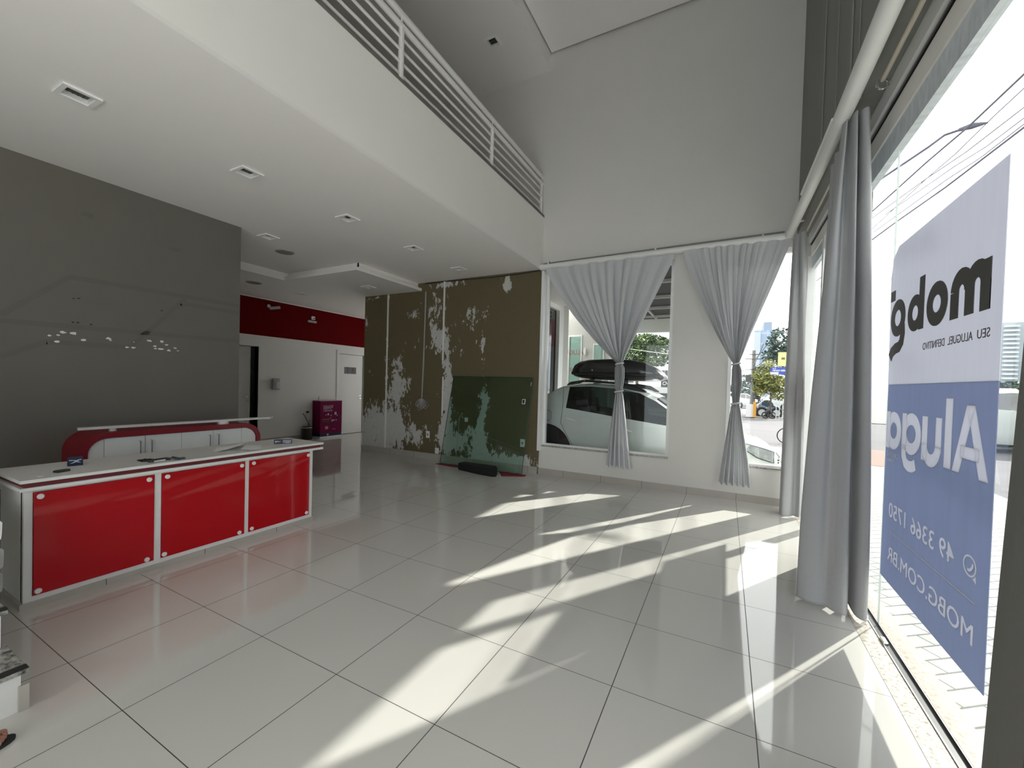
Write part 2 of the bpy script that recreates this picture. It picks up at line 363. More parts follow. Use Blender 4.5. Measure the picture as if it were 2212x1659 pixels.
# ================================================================== THE SETTING
YB = 5.84          # inner face of the back wall
YP = 5.78          # face of the peeling wall
XW = -3.45         # grey partition
XR = -7.25         # corridor wall
ZS = 3.58          # soffit under the mezzanine
XF = -.50          # mezzanine fascia
ZM = 4.52          # mezzanine floor edge
ROW = [(-1.825, y) for y in (.35, 1.55, 2.77, 3.99, 5.18)]
ZT = 3.42          # dropped ceiling

MB().box(-9, 3.242, -4.6, 9.2, -.12, 0).build('floor', FLOOR, kind='structure')
MB().panel(1, YB, YB + .16, -7.3, 3.42, 0, 7.5, [(-7.3, -.47, 0, ZS), (-.44, 1.675, .49, 3.52), (2.43, 3.29, .49, 3.52)]).build('wall_back', PLASTER, kind='structure')
wp = MB().box(-4.75, -.47, YP, YP + .22, 0, ZS).build('wall_peeling', PEEL, kind='structure')
MB().box(-4.75, -4.6, YP + .22, 9.1, 0, ZS).build('wall_corridor', WALLW, kind='structure')
MB().panel(1, 9.0, 9.15, XR, -4.6, 0, ZS, [(-6.7, -4.9, .2, 3.0)]).build('wall_corridor_end', WALLW, kind='structure')
fz = MB().add([(-6.7, 9.08, .2), (-4.9, 9.08, .2), (-4.9, 9.08, 3.0), (-6.7, 9.08, 3.0)], [(0, 1, 2, 3)]).build('window_10', frosted('frosted_window_film'), kind='structure')
MB().box(XR - 1.6, XR - 1.5, -4.6, 9.0, 0, ZS).box(XR - 1.5, XR - .14, -4.7, -4.6, 0, ZS).box(XR - 1.5, XR - .14, 9.0, 9.1, 0, ZS).box(XR - 1.6, XR - .14, -4.6, 9.1, ZS, ZS + .05).box(XR - 1.6, XR - .14, -4.6, 9.1, -.1, 0).build('wall_restrooms', WALLW, kind='structure')
# red wall with its door openings
d1 = (3.95, 4.93, 0, 2.28); d2 = (7.20, 8.07, 0, 2.30)
w = MB().panel(0, XR - .14, XR, -4.6, 9.0, 0, 2.54, [d1, d2], 0).panel(0, XR - .14, XR, -4.6, 9.0, 2.54, ZS, [], 1)
w.build('wall_red', [WALLW, REDP], kind='structure')
MB().box(XR, XR + .025, -2, 9.0, 3.395, ZT + .05).box(XR, XR + .012, -2, 9.0, 2.525, 2.54).build('trim_1', WALLW, kind='structure')
# grey partition: chips, screw holes and ghost lines of a removed sign belong to its surface
gw = MB().box(XW - .15, XW, -4.6, 2.40, 0, ZS, 0)
def chip(px, py, r, mi):
    c = onX(px, py, XW); n = 7; k = [random.uniform(.6, 1.25) for _ in range(n)]
    gw.prism([(XW - .001, c.y + 1.35 * r * k[i] * cos(2 * pi * i / n), c.z + .75 * r * k[i] * sin(2 * pi * i / n)) for i in range(n)], (.0025, 0, 0), mi)
for px, py, r in ((107, 725, .012), (125, 724, .012), (137, 718, .018), (158, 720, .026), (123, 738, .016), (181, 735, .016), (235, 731, .018), (239, 735, .009), (289, 739, .006), (274, 750, .016), (288, 751, .017), (323, 736, .017), (350, 738, .018), (334, 748, .016), (336, 753, .012), (348, 754, .020), (360, 745, .012), (365, 757, .017), (378, 752, .014), (384, 758, .009)):
    chip(px, py, r, 1)
for px, py in ((159, 645), (170, 645), (349, 671), (157, 696), (168, 697), (197, 701)): chip(px, py, .009, 2)
chip(378, 538, .045, 3); chip(190, 465, .04, 3); chip(398, 648, .03, 3)
def ghost(a, b, wd):
    a, b = onX(*a, XW), onX(*b, XW); t = (b - a).normalized(); q = Vector((0, -t.z, t.y)) * wd / 2
    gw.prism([a - q - Vector((.001, 0, 0)), b - q - Vector((.001, 0, 0)), b + q - Vector((.001, 0, 0)), a + q - Vector((.001, 0, 0))], (.0018, 0, 0), 3)
for a, b in (((150, 598), (515, 660)), ((0, 680), (150, 598)), ((0, 692), (515, 737)), ((100, 738), (280, 750)), ((280, 750), (390, 655)), ((390, 655), (515, 676)), ((0, 770), (100, 738))): ghost(a, b, .05)
gw.build('wall_left', [GREYP, mat('bare_plaster_chip', (.75, .74, .72), .9), BLACK, mat('taupe_grey_ghost', (.137, .129, .111), .75, .05)], kind='structure', weld=False, fixn=False)
# mezzanine
HL = .075
holes = [(x - HL, x + HL, y - HL, y + HL) for x, y in ROW + [(-3.445, 2.77), (-1.825, -.86), (-1.825, -2.07)]]
MB().panel(2, ZS, ZS + .03, XR, XF, -4.6, YB, holes).build('ceiling', CEIL, kind='structure')
MB().box(XF - .16, XF, -4.6, YB, ZS + .03, ZM).build('wall_mezzanine', FASC, kind='structure')
MB().box(XR, XF + .004, -4.6, YB, ZM - .02, ZM + .018).build('trim_2', mat('grey_slab_edge', (.17, .165, .15), .8, .3, 12), kind='structure')
MB().box(XR, XF - .16, YB, 9.0, ZS, ZS + .05).build('ceiling_corridor', CEIL, kind='structure')
# dropped ceiling with a lit-cove lip
tr = MB()
th = [(-5.86 - HL, -5.86 + HL, 5.0 - HL, 5.0 + HL), (-3.93 - HL, -3.93 + HL, 5.1 - HL, 5.1 + HL)]
tr.panel(2, ZT, ZT + .055, XR, -3.15, -4.6, 9.0, [(-5.07, -3.15, -4.6, 4.10)] + [h for h in th])
tr.box(-5.17, -5.15, -4.6, 4.22, ZT + .055, ZS).box(-5.15, -3.25, 4.22, 4.24, ZT + .055, ZS).box(-3.27, -3.25, 4.22, YP, ZT + .055, ZS)
tr.build('ceiling_tray', CEIL, kind='structure')
# upper ceiling
MB().panel(2, 7.03, 7.5, XR, -.455, -4.6, YB, [(-1.06 - HL, -1.06 + HL, 4.88 - HL, 4.88 + HL)]).build('ceiling_upper', CEIL, kind='structure')
MB().box(-.43, 3.12, -4.6, YB - .045, 7.30, 7.34).build('ceiling_panel', CEIL, kind='structure')
MB().box(-.455, 3.42, -4.6, YB, 7.45, 7.5).build('ceiling_slab', CEIL, kind='structure')
MB().box(XR - .14, XR, -4.6, YB, ZS, 7.5).build('wall_upper_left', PLASTER, kind='structure')
# street front: upper wall, header, panes
MB().box(3.20, 3.42, -4.6, YB, 3.665, 7.5).build('wall_right', FACW, kind='structure')
MB().panel(1, -4.75, -4.6, XR - .14, 3.42, 0, 7.5, [(-.5, 3.3, 0, 3.3)]).build('wall_rear', PLASTER, kind='structure')  # wide opening behind the camera, added to let in fill daylight
MB().box(3.33, 3.43, -4.6, YB + .06, 3.545, 3.665).build('trim_3', ALU, kind='structure')
MB().box(3.365, 3.405, -4.6, YB + .06, 3.505, 3.545).box(3.35, 3.362, -4.6, YB + .06, 3.515, 3.53).build('trim_4', BLACK, kind='structure')
MB().box(3.36, 3.45, -4.6, YB + .06, 3.365, 3.505).build('trim_5', BEIGE, kind='structure')
MB().box(3.372, 3.42, -4.6, YB + .06, 3.20, 3.365).build('trim_6', BLUEFILM, kind='structure')
MB().box(3.242, 3.345, -4.6, YB, -.12, .002).build('trim_7', GRAN_IN, kind='structure')
MB().box(3.345, 3.351, -4.6, YB, -.12, .008).box(3.396, 3.40, -4.6, YB, -.12, .006, 0).box(3.352, 3.396, -4.6, YB, -.12, -.010, 1).build('trim_8', [CHROME, BLACK], kind='structure')
MB().box(3.40, 3.515, -4.6, YB + .1, -.12, .004).build('trim_9', GRAN_OUT, kind='structure')
for k, (a, b) in enumerate(((2.812, YB + .05), (.45, 2.80), (-2.0, .44), (-4.6, -2.01))):
    wn = MB().box(3.396, 3.404, a, b, .004, 3.37).build('window_%d' % (k + 3), GLASS, kind='structure')
    MB().box(3.3945, 3.4055, a - .0015, a + .0015, .004, 3.37).build('pane_edge', mat('pale_green_glass_edge', (.55, .62, .60), .2), wn)
MB().box(3.355, 3.43, 4.98, 5.06, .004, 3.37).box(3.33, 3.43, YB - .02, YB + .06, .0, 3.37).build('trim_10', ALU, kind='structure')
lt = MB().box(3.346, 3.372, 2.50, 2.58, .0, .022).build('track_latch', CHROME, bevel=.006); tag(lt, 'small steel latch in the floor track of the glass front', 'latch')
# skirting
MB().box(-.47, 3.22, YB - .012, YB, 0, .105).build('baseboard_back', SKX, kind='structure')
MB().box(-4.765, -.47, YP - .015, YP, 0, .125).box(-4.765, -4.75, YP, 9, 0, .125).build('baseboard_peeling', SKX, kind='structure')
MB().box(XR, XR + .015, -2, 3.88, 0, .11).box(XR, XR + .015, 5.02, 7.11, 0, .11).build('baseboard_corridor', SKY_, kind='structure')
# windows of the back wall
def back_window(name, x0, x1, z0, z1):
    t = .05; y0, y1 = YB + .055, YB + .125
    f = MB().box(x0, x0 + t, y0, y1, z0, z1).box(x1 - t, x1, y0, y1, z0, z1).box(x0 + t, x1 - t, y0, y1, z0, z0 + t).box(x0 + t, x1 - t, y0, y1, z1 - t, z1)
    o = f.build(name, ALU, bevel=.004, kind='structure')
    MB().box(x0 + t, x1 - t, YB + .088, YB + .094, z0 + t, z1 - t).build('pane', GLASS, o)
    MB().box(x0, x1, YB - .012, YB + .055, z0 - .0, z0 + .022).build('sill', granite_mat('grey_sill_stone_' + name, (.10, .09, .08), (.30, .28, .26), (.45, .43, .40), 60), o)
    return o
w1 = back_window('window_1', -.44, 1.675, .49, 3.52)
w2 = back_window('window_2', 2.43, 3.29, .49, 3.52)
MB().box(-.475, -.43, YP - .03, YB + .05, .42, ZS - .03).build('trim_11', ALU, kind='structure')
sw = MB().box(-.46, -.445, YP - .045, YP - .03, 1.62, 2.15).build('window_bolt', ALU, w1, label='long white sliding bolt')

# ================================================================== corridor doors and fittings
def door(name, fy0, fy1, ftop, ly0, ly1, ltop, depth, hy, sy0, sy1, sz0, sz1, pict):
    f = MB().box(XR - .0, XR + .02, fy0, ly0, 0, ftop).box(XR, XR + .02, ly1, fy1, 0, ftop).box(XR, XR + .02, ly0, ly1, ltop, ftop)
    f.box(XR - .14, XR, ly0 - .02, ly0, 0, ltop).box(XR - .14, XR, ly1, ly1 + .02, 0, ltop)
    o = f.build(name, WALLW, kind='structure')
    lf = MB().box(XR - depth - .035, XR - depth, ly0 + .008, ly1 - .008 - (.1 if depth > .05 else 0), .012, ltop - .01).build('door_leaf', LAM if depth < .05 else LAM, o)
    x = XR - depth
    h = MB().lathe((x, hy, 1.10), [(.026, 0), (.026, .008)], 14, 'x').tube([(x + .008, hy, 1.10), (x + .05, hy, 1.10), (x + .055, hy - .03, 1.10), (x + .055, hy - .12, 1.098)], .009, 8)
    h.lathe((x, hy, 1.02), [(.022, 0), (.022, .008)], 14, 'x').build('door_handle', CHROME, lf, smooth=True, label='chrome lever handle')
    sg = MB().box(x, x + .006, sy0, sy1, sz0, sz1).build('restroom_sign', mat('grey_sign_plate', (.12, .12, .125), .4), lf, bevel=.01)
    if pict:
        pm_ = MB(); X = x + .0065; cy, cz, s_ = sy0 + .11, sz0 + .1, .085
        ring = [(X, cy + .016 * cos(2 * pi * i / 12), cz + .062 + .016 * sin(2 * pi * i / 12)) for i in range(12)]
        pm_.tube(ring, .004, 6, close=True)
        pm_.tube([(X, cy - .022, cz + .036), (X, cy + .022, cz + .036), (X, cy + .03, cz - .02), (X, cy + .012, cz - .02), (X, cy + .01, cz - .075), (X, cy - .01, cz - .075), (X, cy - .012, cz - .02), (X, cy - .03, cz - .02)], .004, 6, close=True)
        cy = sy1 - .11
        pm_.lathe((X - .002, cy - .012, cz + .068), [(.014, 0), (.014, .004)], 12, 'x')
        pm_.tube([(X, cy - .012, cz + .05), (X, cy - .008, cz), (X, cy + .026, cz), (X, cy + .038, cz - .05)], .006, 6).tube([(X, cy - .010, cz + .028), (X, cy + .018, cz + .026)], .005, 6)
        pm_.tube([(X, cy - .004 + .043 * cos(radians(a)), cz - .022 + .043 * sin(radians(a))) for a in range(110, 331, 20)], .005, 6)
        pm_.build('pictogram', mat('maroon_print', (.06, .004, .012), .5), sg, label='outlined figure and wheelchair symbols')
    return o
door('door_1', 3.86, 5.015, 2.37, 3.95, 4.93, 2.28, .12, 4.745, 4.28, 4.53, 1.66, 1.865, False)
door('door_2', 7.11, 8.18, 2.395, 7.20, 8.07, 2.30, .012, 7.98, 7.385, 7.81, 1.738, 1.93, True)
sd = empty('soap_dispenser', (XR, 5.33, 1.26), 'white rounded soap dispenser on the corridor wall beside the open door', 'dispenser')
MB().box(XR, XR + .10, 5.235, 5.425, 1.275, 1.55).build('body', mat('grey_white_plastic', (.42, .43, .44), .3), sd, bevel=.04, smooth=True, seg=4)
MB().box(XR + .09, XR + .112, 5.30, 5.385, 1.30, 1.47).build('level_window', mat('clear_soap_window', (.7, .72, .74), .1, coat=1), sd, bevel=.01, smooth=True)
sc = empty('security_camera', (XR, 5.15, 3.2), 'small white security camera on the red wall under the cornice', 'camera')
MB().lathe((XR, 5.15, 3.26), [(.04, 0), (.04, .015)], 14, 'x').tube([(XR + .01, 5.15, 3.26), (XR + .06, 5.15, 3.23), (XR + .08, 5.19, 3.23)], .012, 8).build('bracket', WHITEPL, sc, smooth=True)
MB().tube([(XR + .08, 5.13, 3.20), (XR + .11, 5.24, 3.225), (XR + .14, 5.34, 3.25)], .034, 12).build('housing', mat('pale_grey_plastic', (.45, .45, .46), .4), sc, smooth=True)
MB().tube([(XR + .139, 5.338, 3.2495), (XR + .143, 5.352, 3.253)], .026, 12).build('lens', BLACK, sc, smooth=True)
MB().tube([(XR + .004, 5.15, 3.28), (XR + .004, 5.47, 3.36), (XR + .004, 5.47, 3.40)], .004, 6).build('cable', BLACK, sc)
al = empty('alarm_sensor', (XR, 6.32, 3.1), 'white boxy sensor with a dark window above a slim bar on the red wall', 'sensor')
MB().box(XR, XR + .04, 6.285, 6.375, 3.115, 3.20).build('body', WHITEPL, al, bevel=.006)
MB().box(XR + .04, XR + .042, 6.32, 6.355, 3.135, 3.165).build('sensor_window', BLACK, al)
MB().tube([(XR + .004, 6.31, 3.2), (XR + .004, 6.31, 3.40)], .004, 6).build('cable', BLACK, al)
el = MB().box(XR, XR + .05, 6.18, 6.42, 3.03, 3.085).build('emergency_light', mat('cream_plastic', (.5, .48, .45), .4), bevel=.008); tag(el, 'slim cream emergency light bar below the sensor on the red wall', 'light')

# magenta carton kiosk
kb = empty('recycling_kiosk', (-7.05, 6.68, 0), 'tall magenta printed carton box on a white base beside the restroom door', 'box')
kx, ky0, ky1 = -6.9, 6.35, 7.02
MB().box(-7.22, kx + .005, ky0 - .005, ky1 + .01, 0, .055).build('base', WHITEPL, kb, bevel=.004)
MAG = mat('magenta_carton', (.16, .001, .050), .6, .15, 2.0, spec=.15)
MB().box(-7.21, kx, ky0, ky1, .14, .985).build('body', MAG, kb)
MB().box(-7.211, kx + .001, ky0 - .001, ky1 + .001, .055, .14).build('navy_band', mat('navy_print', (.008, .008, .035), .5), kb)
MB().box(-7.21, kx + .004, ky0 - .004, ky1 + .006, .985, 1.0).box(-7.2, kx + .004, ky1, ky1 + .006, .14, .985).build('edge', mat('pale_pink_board', (.45, .33, .38), .5), kb)
PRN = mat('pale_print', (.55, .42, .48), .5)
for i, tx in enumerate(('PARA VOCÊ', 'CONSERVAR', 'HOJE E O', 'AMANHÃ')):
    pr = MB(); lettering(pr, tx, (kx + .0008, ky0 + .085, .845 - i * .043), (0, 1, 0), (0, 0, 1), (.31, .30, .24, .29)[i], .032, (.0015, 0, 0), .03); pr.build('printed_text', PRN, kb, weld=False)
for (y, z, s1, s2) in ((.24, .635, .045, .05), (.47, .65, .06, .075), (.17, .62, .02, .03), (.53, .59, .03, .04), (.33, .60, .02, .04), (.32, .53, .03, .018), (.36, .46, .03, .05), (.41, .47, .06, .03), (.50, .47, .05, .035)):
    MB().box(kx, kx + .002, ky0 + y - s1 / 2, ky0 + y + s1 / 2, z - s2 / 2, z + s2 / 2).build('printed_icon', PRN, kb, bevel=.0008)
for z in (.30, .275, .245): MB().box(kx, kx + .0015, ky0 + .15, ky0 + .245, z, z + .016).build('printed_text', PRN, kb)
MB().box(kx, kx + .0025, ky0 + .21, ky0 + .26, .075, .12).build('printed_icon', PRN, kb); MB().box(kx, kx + .0015, ky0 + .38, ky0 + .48, .225, .232).build('printed_text', PRN, kb)
pb = MB().box(kx, kx + .0015, ky0 + .06, ky0 + .285, .42, .50); pb.build('shelf_picture', mat('dark_red_print', (.10, .0, .01), .5), kb)
MB().box(kx, kx + .0016, ky0 + .06, ky0 + .285, .50, .51).build('shelf_line', mat('gold_print', (.4, .22, .12), .5), kb)
MB().tube([(kx + .001, ky0 + .36, .415), (kx + .001, ky0 + .44, .40), (kx + .001, ky0 + .50, .425), (kx + .001, ky0 + .545, .50), (kx + .001, ky0 + .55, .62)], .012, 6).build('figure_picture', mat('dark_violet_print', (.02, .004, .04), .5), kb)
cup = MB().lathe((-7.05, 6.42, 1.0), [(.030, 0), (.032, .02), (.026, .06), (.010, .11), (.006, .125)], 14).build('plastic_bottle', WHITEPL, smooth=True); tag(cup, 'small white bottle standing on the magenta carton box', 'bottle')
bn = empty('waste_bin', (-7.08, 6.11, 0), 'black cylindrical pedal bin with a shiny rim beside the magenta carton', 'bin')
MB().lathe((-7.08, 6.11, 0), [(.118, 0), (.122, .01), (.128, .30)], 28).build('body', mat('dark_brown_metal', (.02, .009, .008), .3, spec=.6), bn, smooth=True)
MB().lathe((-7.08, 6.11, .30), [(.134, 0), (.136, .012), (.13, .02)], 28).build('rim', CHROME, bn, smooth=True)
MB().lathe((-7.08, 6.11, .32), [(.13, 0), (.115, .015), (.05, .022)], 28).build('lid', BLACK, bn, smooth=True)
vs = empty('flower_vase', (-7.10, 6.17, .342), 'small glass vase with dried stems on the lid of the black bin', 'vase')
MB().lathe((-7.10, 6.17, .342), [(.028, 0), (.034, .02), (.03, .09), (.018, .13), (.022, .15)], 16).build('vase', glass('vase_glass', (.8, .85, .85), .1), vs, smooth=True)
MB().tube([(-7.10, 6.19, .36), (-7.10, 6.10, .50), (-7.09, 6.02, .63), (-7.09, 5.995, .67)], [.006, .008, .009, .012], 6).tube([(-7.10, 6.17, .36), (-7.10, 6.09, .55), (-7.10, 6.08, .66), (-7.10, 6.11, .70)], .004, 6).build('stems', BARK, vs, smooth=True)
MB().ball((-7.10, 6.125, .705), (.03, .045, .026), 10, 7).build('flower_head', mat('dried_flower', (.03, .012, .012), .9), vs, smooth=True)

# ================================================================== peeling wall fittings
YF = YP - .0
def cable(name, pts, r, m, label, cat, n=6):
    o = MB().tube(pts, r, n).build(name, m, smooth=True); return tag(o, label, cat)
tag(MB().box(-4.068, -4.038, YF - .022, YF, .125, ZT - .01).build('conduit', WALLW, bevel=.004), 'tall white square conduit from floor to ceiling near the end of the peeling wall', 'conduit')
tag(MB().box(-2.585, -2.55, YF - .02, YF, 2.0, ZS - .02).build('conduit', WHITEPL, bevel=.004), 'white square conduit hanging from the ceiling halfway down the peeling wall', 'conduit')
tag(MB().box(-2.565, -2.54, YF - .02, YF, .9, 1.68).build('conduit', WHITEPL, bevel=.004), 'short white conduit stub on the peeling wall just left above the leaning glass', 'conduit')
cb = empty('hanging_cables', (-3.06, YF, 1.0), 'pale cables dropping down the peeling wall into a hanging coil', 'cable')
for k in range(4):
    MB().tube([(-3.045 + .008 * k, YF - .010, 3.40), (-3.05 + .006 * k, YF - .012, 2.6), (-3.055 + .009 * k - .01, YF - .012, 1.9), (-3.075 + .005 * k, YF - .016, 1.26), (-3.075, YF - .02, 1.2)], .005, 6).build('strand', mat('pale_cable', (.42, .42, .42), .5), cb, smooth=True)
for k in range(9):
    a = radians(-50 + 100 * k / 8 + random.uniform(-5, 5)); L_ = random.uniform(.17, .25)
    pts = []
    for i in range(17):
        t = 2 * pi * i / 16; ax_, lt_ = -L_ * (.5 - .5 * cos(t)), .045 * sin(t)
        pts.append((-3.075 + ax_ * -sin(a) + lt_ * cos(a), YF - .022 - .004 * (k % 3), 1.21 + ax_ * cos(a) + lt_ * sin(a)))
    MB().tube(pts[:-1], .0045, 5, close=True).build('loop', MATS['pale_cable'], cb, smooth=True)
def socket(x, z, name, label, mid):
    t = empty(name, (x, YF, z), label, 'socket')
    MB().box(x - .045, x + .045, YF - .012, YF, z - .07, z + .07).build('plate', WHITEPL, t, bevel=.006)
    MB().box(x - .018, x + .018, YF - .016, YF - .011, z - mid, z + mid).build('insert', mat('grey_insert', (.22, .22, .22), .4), t, bevel=.003)
socket(-2.90, .50, 'power_socket', 'white wall socket on the peeling wall left of the leaning glass', .022)
socket(-.765, .52, 'power_socket', 'white wall socket seen through the bottom right of the leaning glass', .02)
tag(MB().box(-2.70, -2.615, YF - .02, YF, .135, .25).build('wall_box', WHITEPL, bevel=.004), 'small plain white box at the skirting left of the leaning glass', 'box')
s3 = empty('junction_socket', (-1.98, YF, .86), 'small white socket with a loose cable behind the leaning glass', 'socket')
MB().box(-2.01, -1.94, YF - .015, YF, .82, .90).build('plate', WHITEPL, s3, bevel=.005)
MB().tube([(-2.0, YF - .01, .87), (-2.08, YF - .02, .92), (-2.13, YF - .012, .93), (-2.15, YF - .012, .6), (-2.19, YF - .012, .13)], .006, 6).build('lead', MATS['pale_cable'], s3, smooth=True)
cable('loose_cable', [(-.49, YP - .012, 3.565), (-.9, YP - .012, 3.545), (-1.5, YP - .012, 3.535), (-2.0, YP - .012, 3.55), (-2.5, YP - .012, 3.555), (-3.05, YP - .012, 3.56)], .008, BLACKR, 'dark cable running along the top of the peeling wall', 'cable')
# leaning sheet of green glass on cloth and foam
gp = empty('glass_panel', (-1.45, 5.5, 0), 'large green tinted glass sheet leaning against the peeling wall', 'glass')
bl, br_, tl, trr = Vector((-2.37, 5.50, .022)), Vector((-.63, 5.50, .022)), Vector((-2.27, 5.745, 1.69)), Vector((-.585, 5.745, 1.69))
nn = (br_ - bl).cross(tl - bl).normalized() * .010
MB().prism([bl, br_, trr, tl], nn).build('sheet', GREENGL, gp)
ed = MB()
for a, b in ((bl, br_), (br_, trr), (trr, tl), (tl, bl)): ed.tube([a + nn * .5, b + nn * .5], .0062, 6)
ed.build('edge', mat('dark_green_glass_edge', (.03, .09, .07), .2), gp)
hc = bl.lerp(br_, .93) * .255 + tl.lerp(trr, .93) * .745
up = (tl - bl).normalized(); sx = (br_ - bl).normalized()
MB().obox(hc + nn * .5, sx * .030, up * .045, nn * 1.15).build('handle_hole_trim', WHITEPL, gp, bevel=.004)
MB().obox(hc + nn * .5, sx * .020, up * .034, nn * 1.3).build('handle_hole', BLACK, gp, bevel=.004)
MB().obox(br_.lerp(trr, .93) + nn * .5 - sx * .012, sx * .010, up * .035, nn * 1.1).build('clip', CHROME, gp)
def cloth_blob(name, outline, h, m, label, cat, seed):
    # a low crumpled sheet: rings shrinking to the middle with noisy height
    n = len(outline); c = Vector((sum(p[0] for p in outline) / n, sum(p[1] for p in outline) / n, 0)); P = []
    for i, t in enumerate((1, .97, .85, .65, .4, .15)):
        row = []
        for j, p in enumerate(outline):
            q = c.lerp(Vector((p[0], p[1], 0)), t); q.z = 0 if i == 0 else h * (min(1, (1 - t) * 5 + .4)) * (.65 + .7 * noise.noise(Vector((q.x * 7, q.y * 9, seed))))
            row.append(q)
        P.append(row)
    mb = MB().grid(P, loop=True); nn_ = len(P[-1]); base = len(mb.v) - nn_
    mb.f.append(tuple(range(base, base + nn_))); mb.m.append(0)
    o = mb.build(name, m, smooth=True); return tag(o, label, cat)
def dense(poly, k=5):
    return [Vector(poly[i]).lerp(Vector(poly[(i + 1) % len(poly)]), j / k) for i in range(len(poly)) for j in range(k)]
REDCL = mat('red_cloth', (.22, .010, .022), .9, .3, 25)
cloth_blob('red_cloth', dense([(-2.47, 5.47, 0), (-2.40, 5.58, 0), (-1.95, 5.60, 0), (-1.6, 5.55, 0), (-1.7, 5.44, 0), (-2.1, 5.42, 0)]), .016, REDCL, 'red crumpled cloth under the left corner of the leaning glass', 'cloth', 2)
cloth_blob('red_cloth', dense([(-1.08, 5.52, 0), (-.98, 5.62, 0), (-.58, 5.60, 0), (-.56, 5.46, 0), (-.70, 5.38, 0), (-.90, 5.26, 0), (-.96, 5.36, 0)]), .018, REDCL, 'red crumpled cloth under the right corner of the leaning glass', 'cloth', 5)
fm = MB()
top = [(-1.80, 5.27), (-1.78, 5.44), (-1.12, 5.44), (-1.02, 5.34), (-.94, 5.16), (-1.0, 5.12), (-1.35, 5.17)]
top = [(x, y) for x, y in top]
fm.prism([(x, y, .0) for x, y in top], (0, 0, .13)); o = fm.build('black_foam_pad', mat('black_foam', (.006, .006, .006), .95, .3), bevel=.025, smooth=True, seg=3)
tag(o, 'black folded foam pad lying on the floor against the leaning glass', 'foam')

# ================================================================== ceiling fittings
def make_light(x, y, z, label):
    t = empty('ceiling_light', (x, y, z), label, 'ceiling light', 'square recessed ceiling lights')
    a, b = .105, HL
    MB().panel(2, z - .014, z - .001, x - a, x + a, y - a, y + a, [(x - b, x + b, y - b, y + b)]).build('frame', mat('bright_white_frame', (.88, .88, .87), .4, .01), t)
    MB().panel(0, x - b, x - b + .004, y - b, y + b, z - .004, z + .035, []).panel(0, x + b - .004, x + b, y - b, y + b, z - .004, z + .035, []).panel(1, y - b, y - b + .004, x - b, x + b, z - .004, z + .035, []).panel(1, y + b - .004, y + b, x - b, x + b, z - .004, z + .035, []).build('reflector', WHITEPL, t)
    lo = MB().box(x - b, x + b, y - b, y + b, z + .030, z + .035)
    for k in range(5): lo.box(x - b, x + b, y - b + .028 * k + .008, y - b + .028 * k + .010, z + .025, z + .030)
    lo.build('louvre', mat('grey_louvre', (.06, .06, .058), .5), t)
    return t
l0 = make_light(*ROW[0], ZS, 'square recessed light nearest the grey wall edge at upper left, first of the row')
for (x, y), lb in zip(ROW[1:], ('second recessed square light of the row above the counter', 'third recessed square light of the row, level with the end of the grey wall', 'fourth recessed square light of the row, before the dropped ceiling', 'last recessed square light of the row, by the peeling wall')):
    c = copy_tree(l0); c.location = (x, y, ZS); c['label'] = lb
for (x, y, z, lb) in ((-3.445, 2.77, ZS, 'square recessed light close to the round speaker by the grey wall corner'), (-5.86, 5.0, ZT, 'square recessed light in the dropped ceiling before the red wall'), (-3.93, 5.1, ZT, 'square recessed light in the dropped ceiling by the peeling wall end'), (-1.06, 4.88, 7.03, 'lone square recessed light in the high ceiling above the railing')):
    c = copy_tree(l0); c.location = (x, y, z); c['label'] = lb
for x, y, z, lb in ((-3.9, 3.32, ZS, 'round flush ceiling speaker beside the dropped ceiling corner'), (-5.85, 3.98, ZT, 'round flush ceiling speaker in the dropped ceiling near the red wall')):
    t = empty('ceiling_speaker', (x, y, z), lb, 'speaker', 'round ceiling speakers')
    MB().lathe((x, y, z - .008), [(.135, 0), (.14, .008)], 28).build('ring', mat('pale_grey_speaker', (.40, .395, .38), .6), t, smooth=True)
    MB().lathe((x, y, z - .011), [(.118, 0), (.12, .004)], 28).build('grille', mat('grey_speaker_mesh', (.28, .275, .265), .7, .2, 200), t)

# ================================================================== mezzanine railing
rl = empty('balcony_railing', (XF - .05, 0, ZM), 'white tubular metal railing along the mezzanine edge', 'railing')
xr = XF - .05
MB().tube([(xr, -4.5, 5.20), (xr, YB, 5.20)], .036, 14).build('top_rail', STEEL, rl, smooth=True)
MB().tube([(xr, -4.5, 5.09), (xr, YB, 5.09)], .032, 14).build('middle_rail', STEEL, rl, smooth=True)
for z in (4.615, 4.735, 4.855, 4.975): MB().tube([(xr, -4.5, z), (xr, YB, z)], .0155, 10).build('thin_rail', STEEL, rl, smooth=True)
for y in (-3.07, -1.28, .50, 2.29, 4.08, 5.79):
    MB().tube([(xr, y, ZM + .018), (xr, y, 5.07)], .030, 12).tube([(xr, y, 5.1), (xr, y, 5.18)], .012, 8).lathe((xr, y, ZM + .018), [(.05, 0), (.05, .008)], 14).build('post', STEEL, rl, smooth=True)

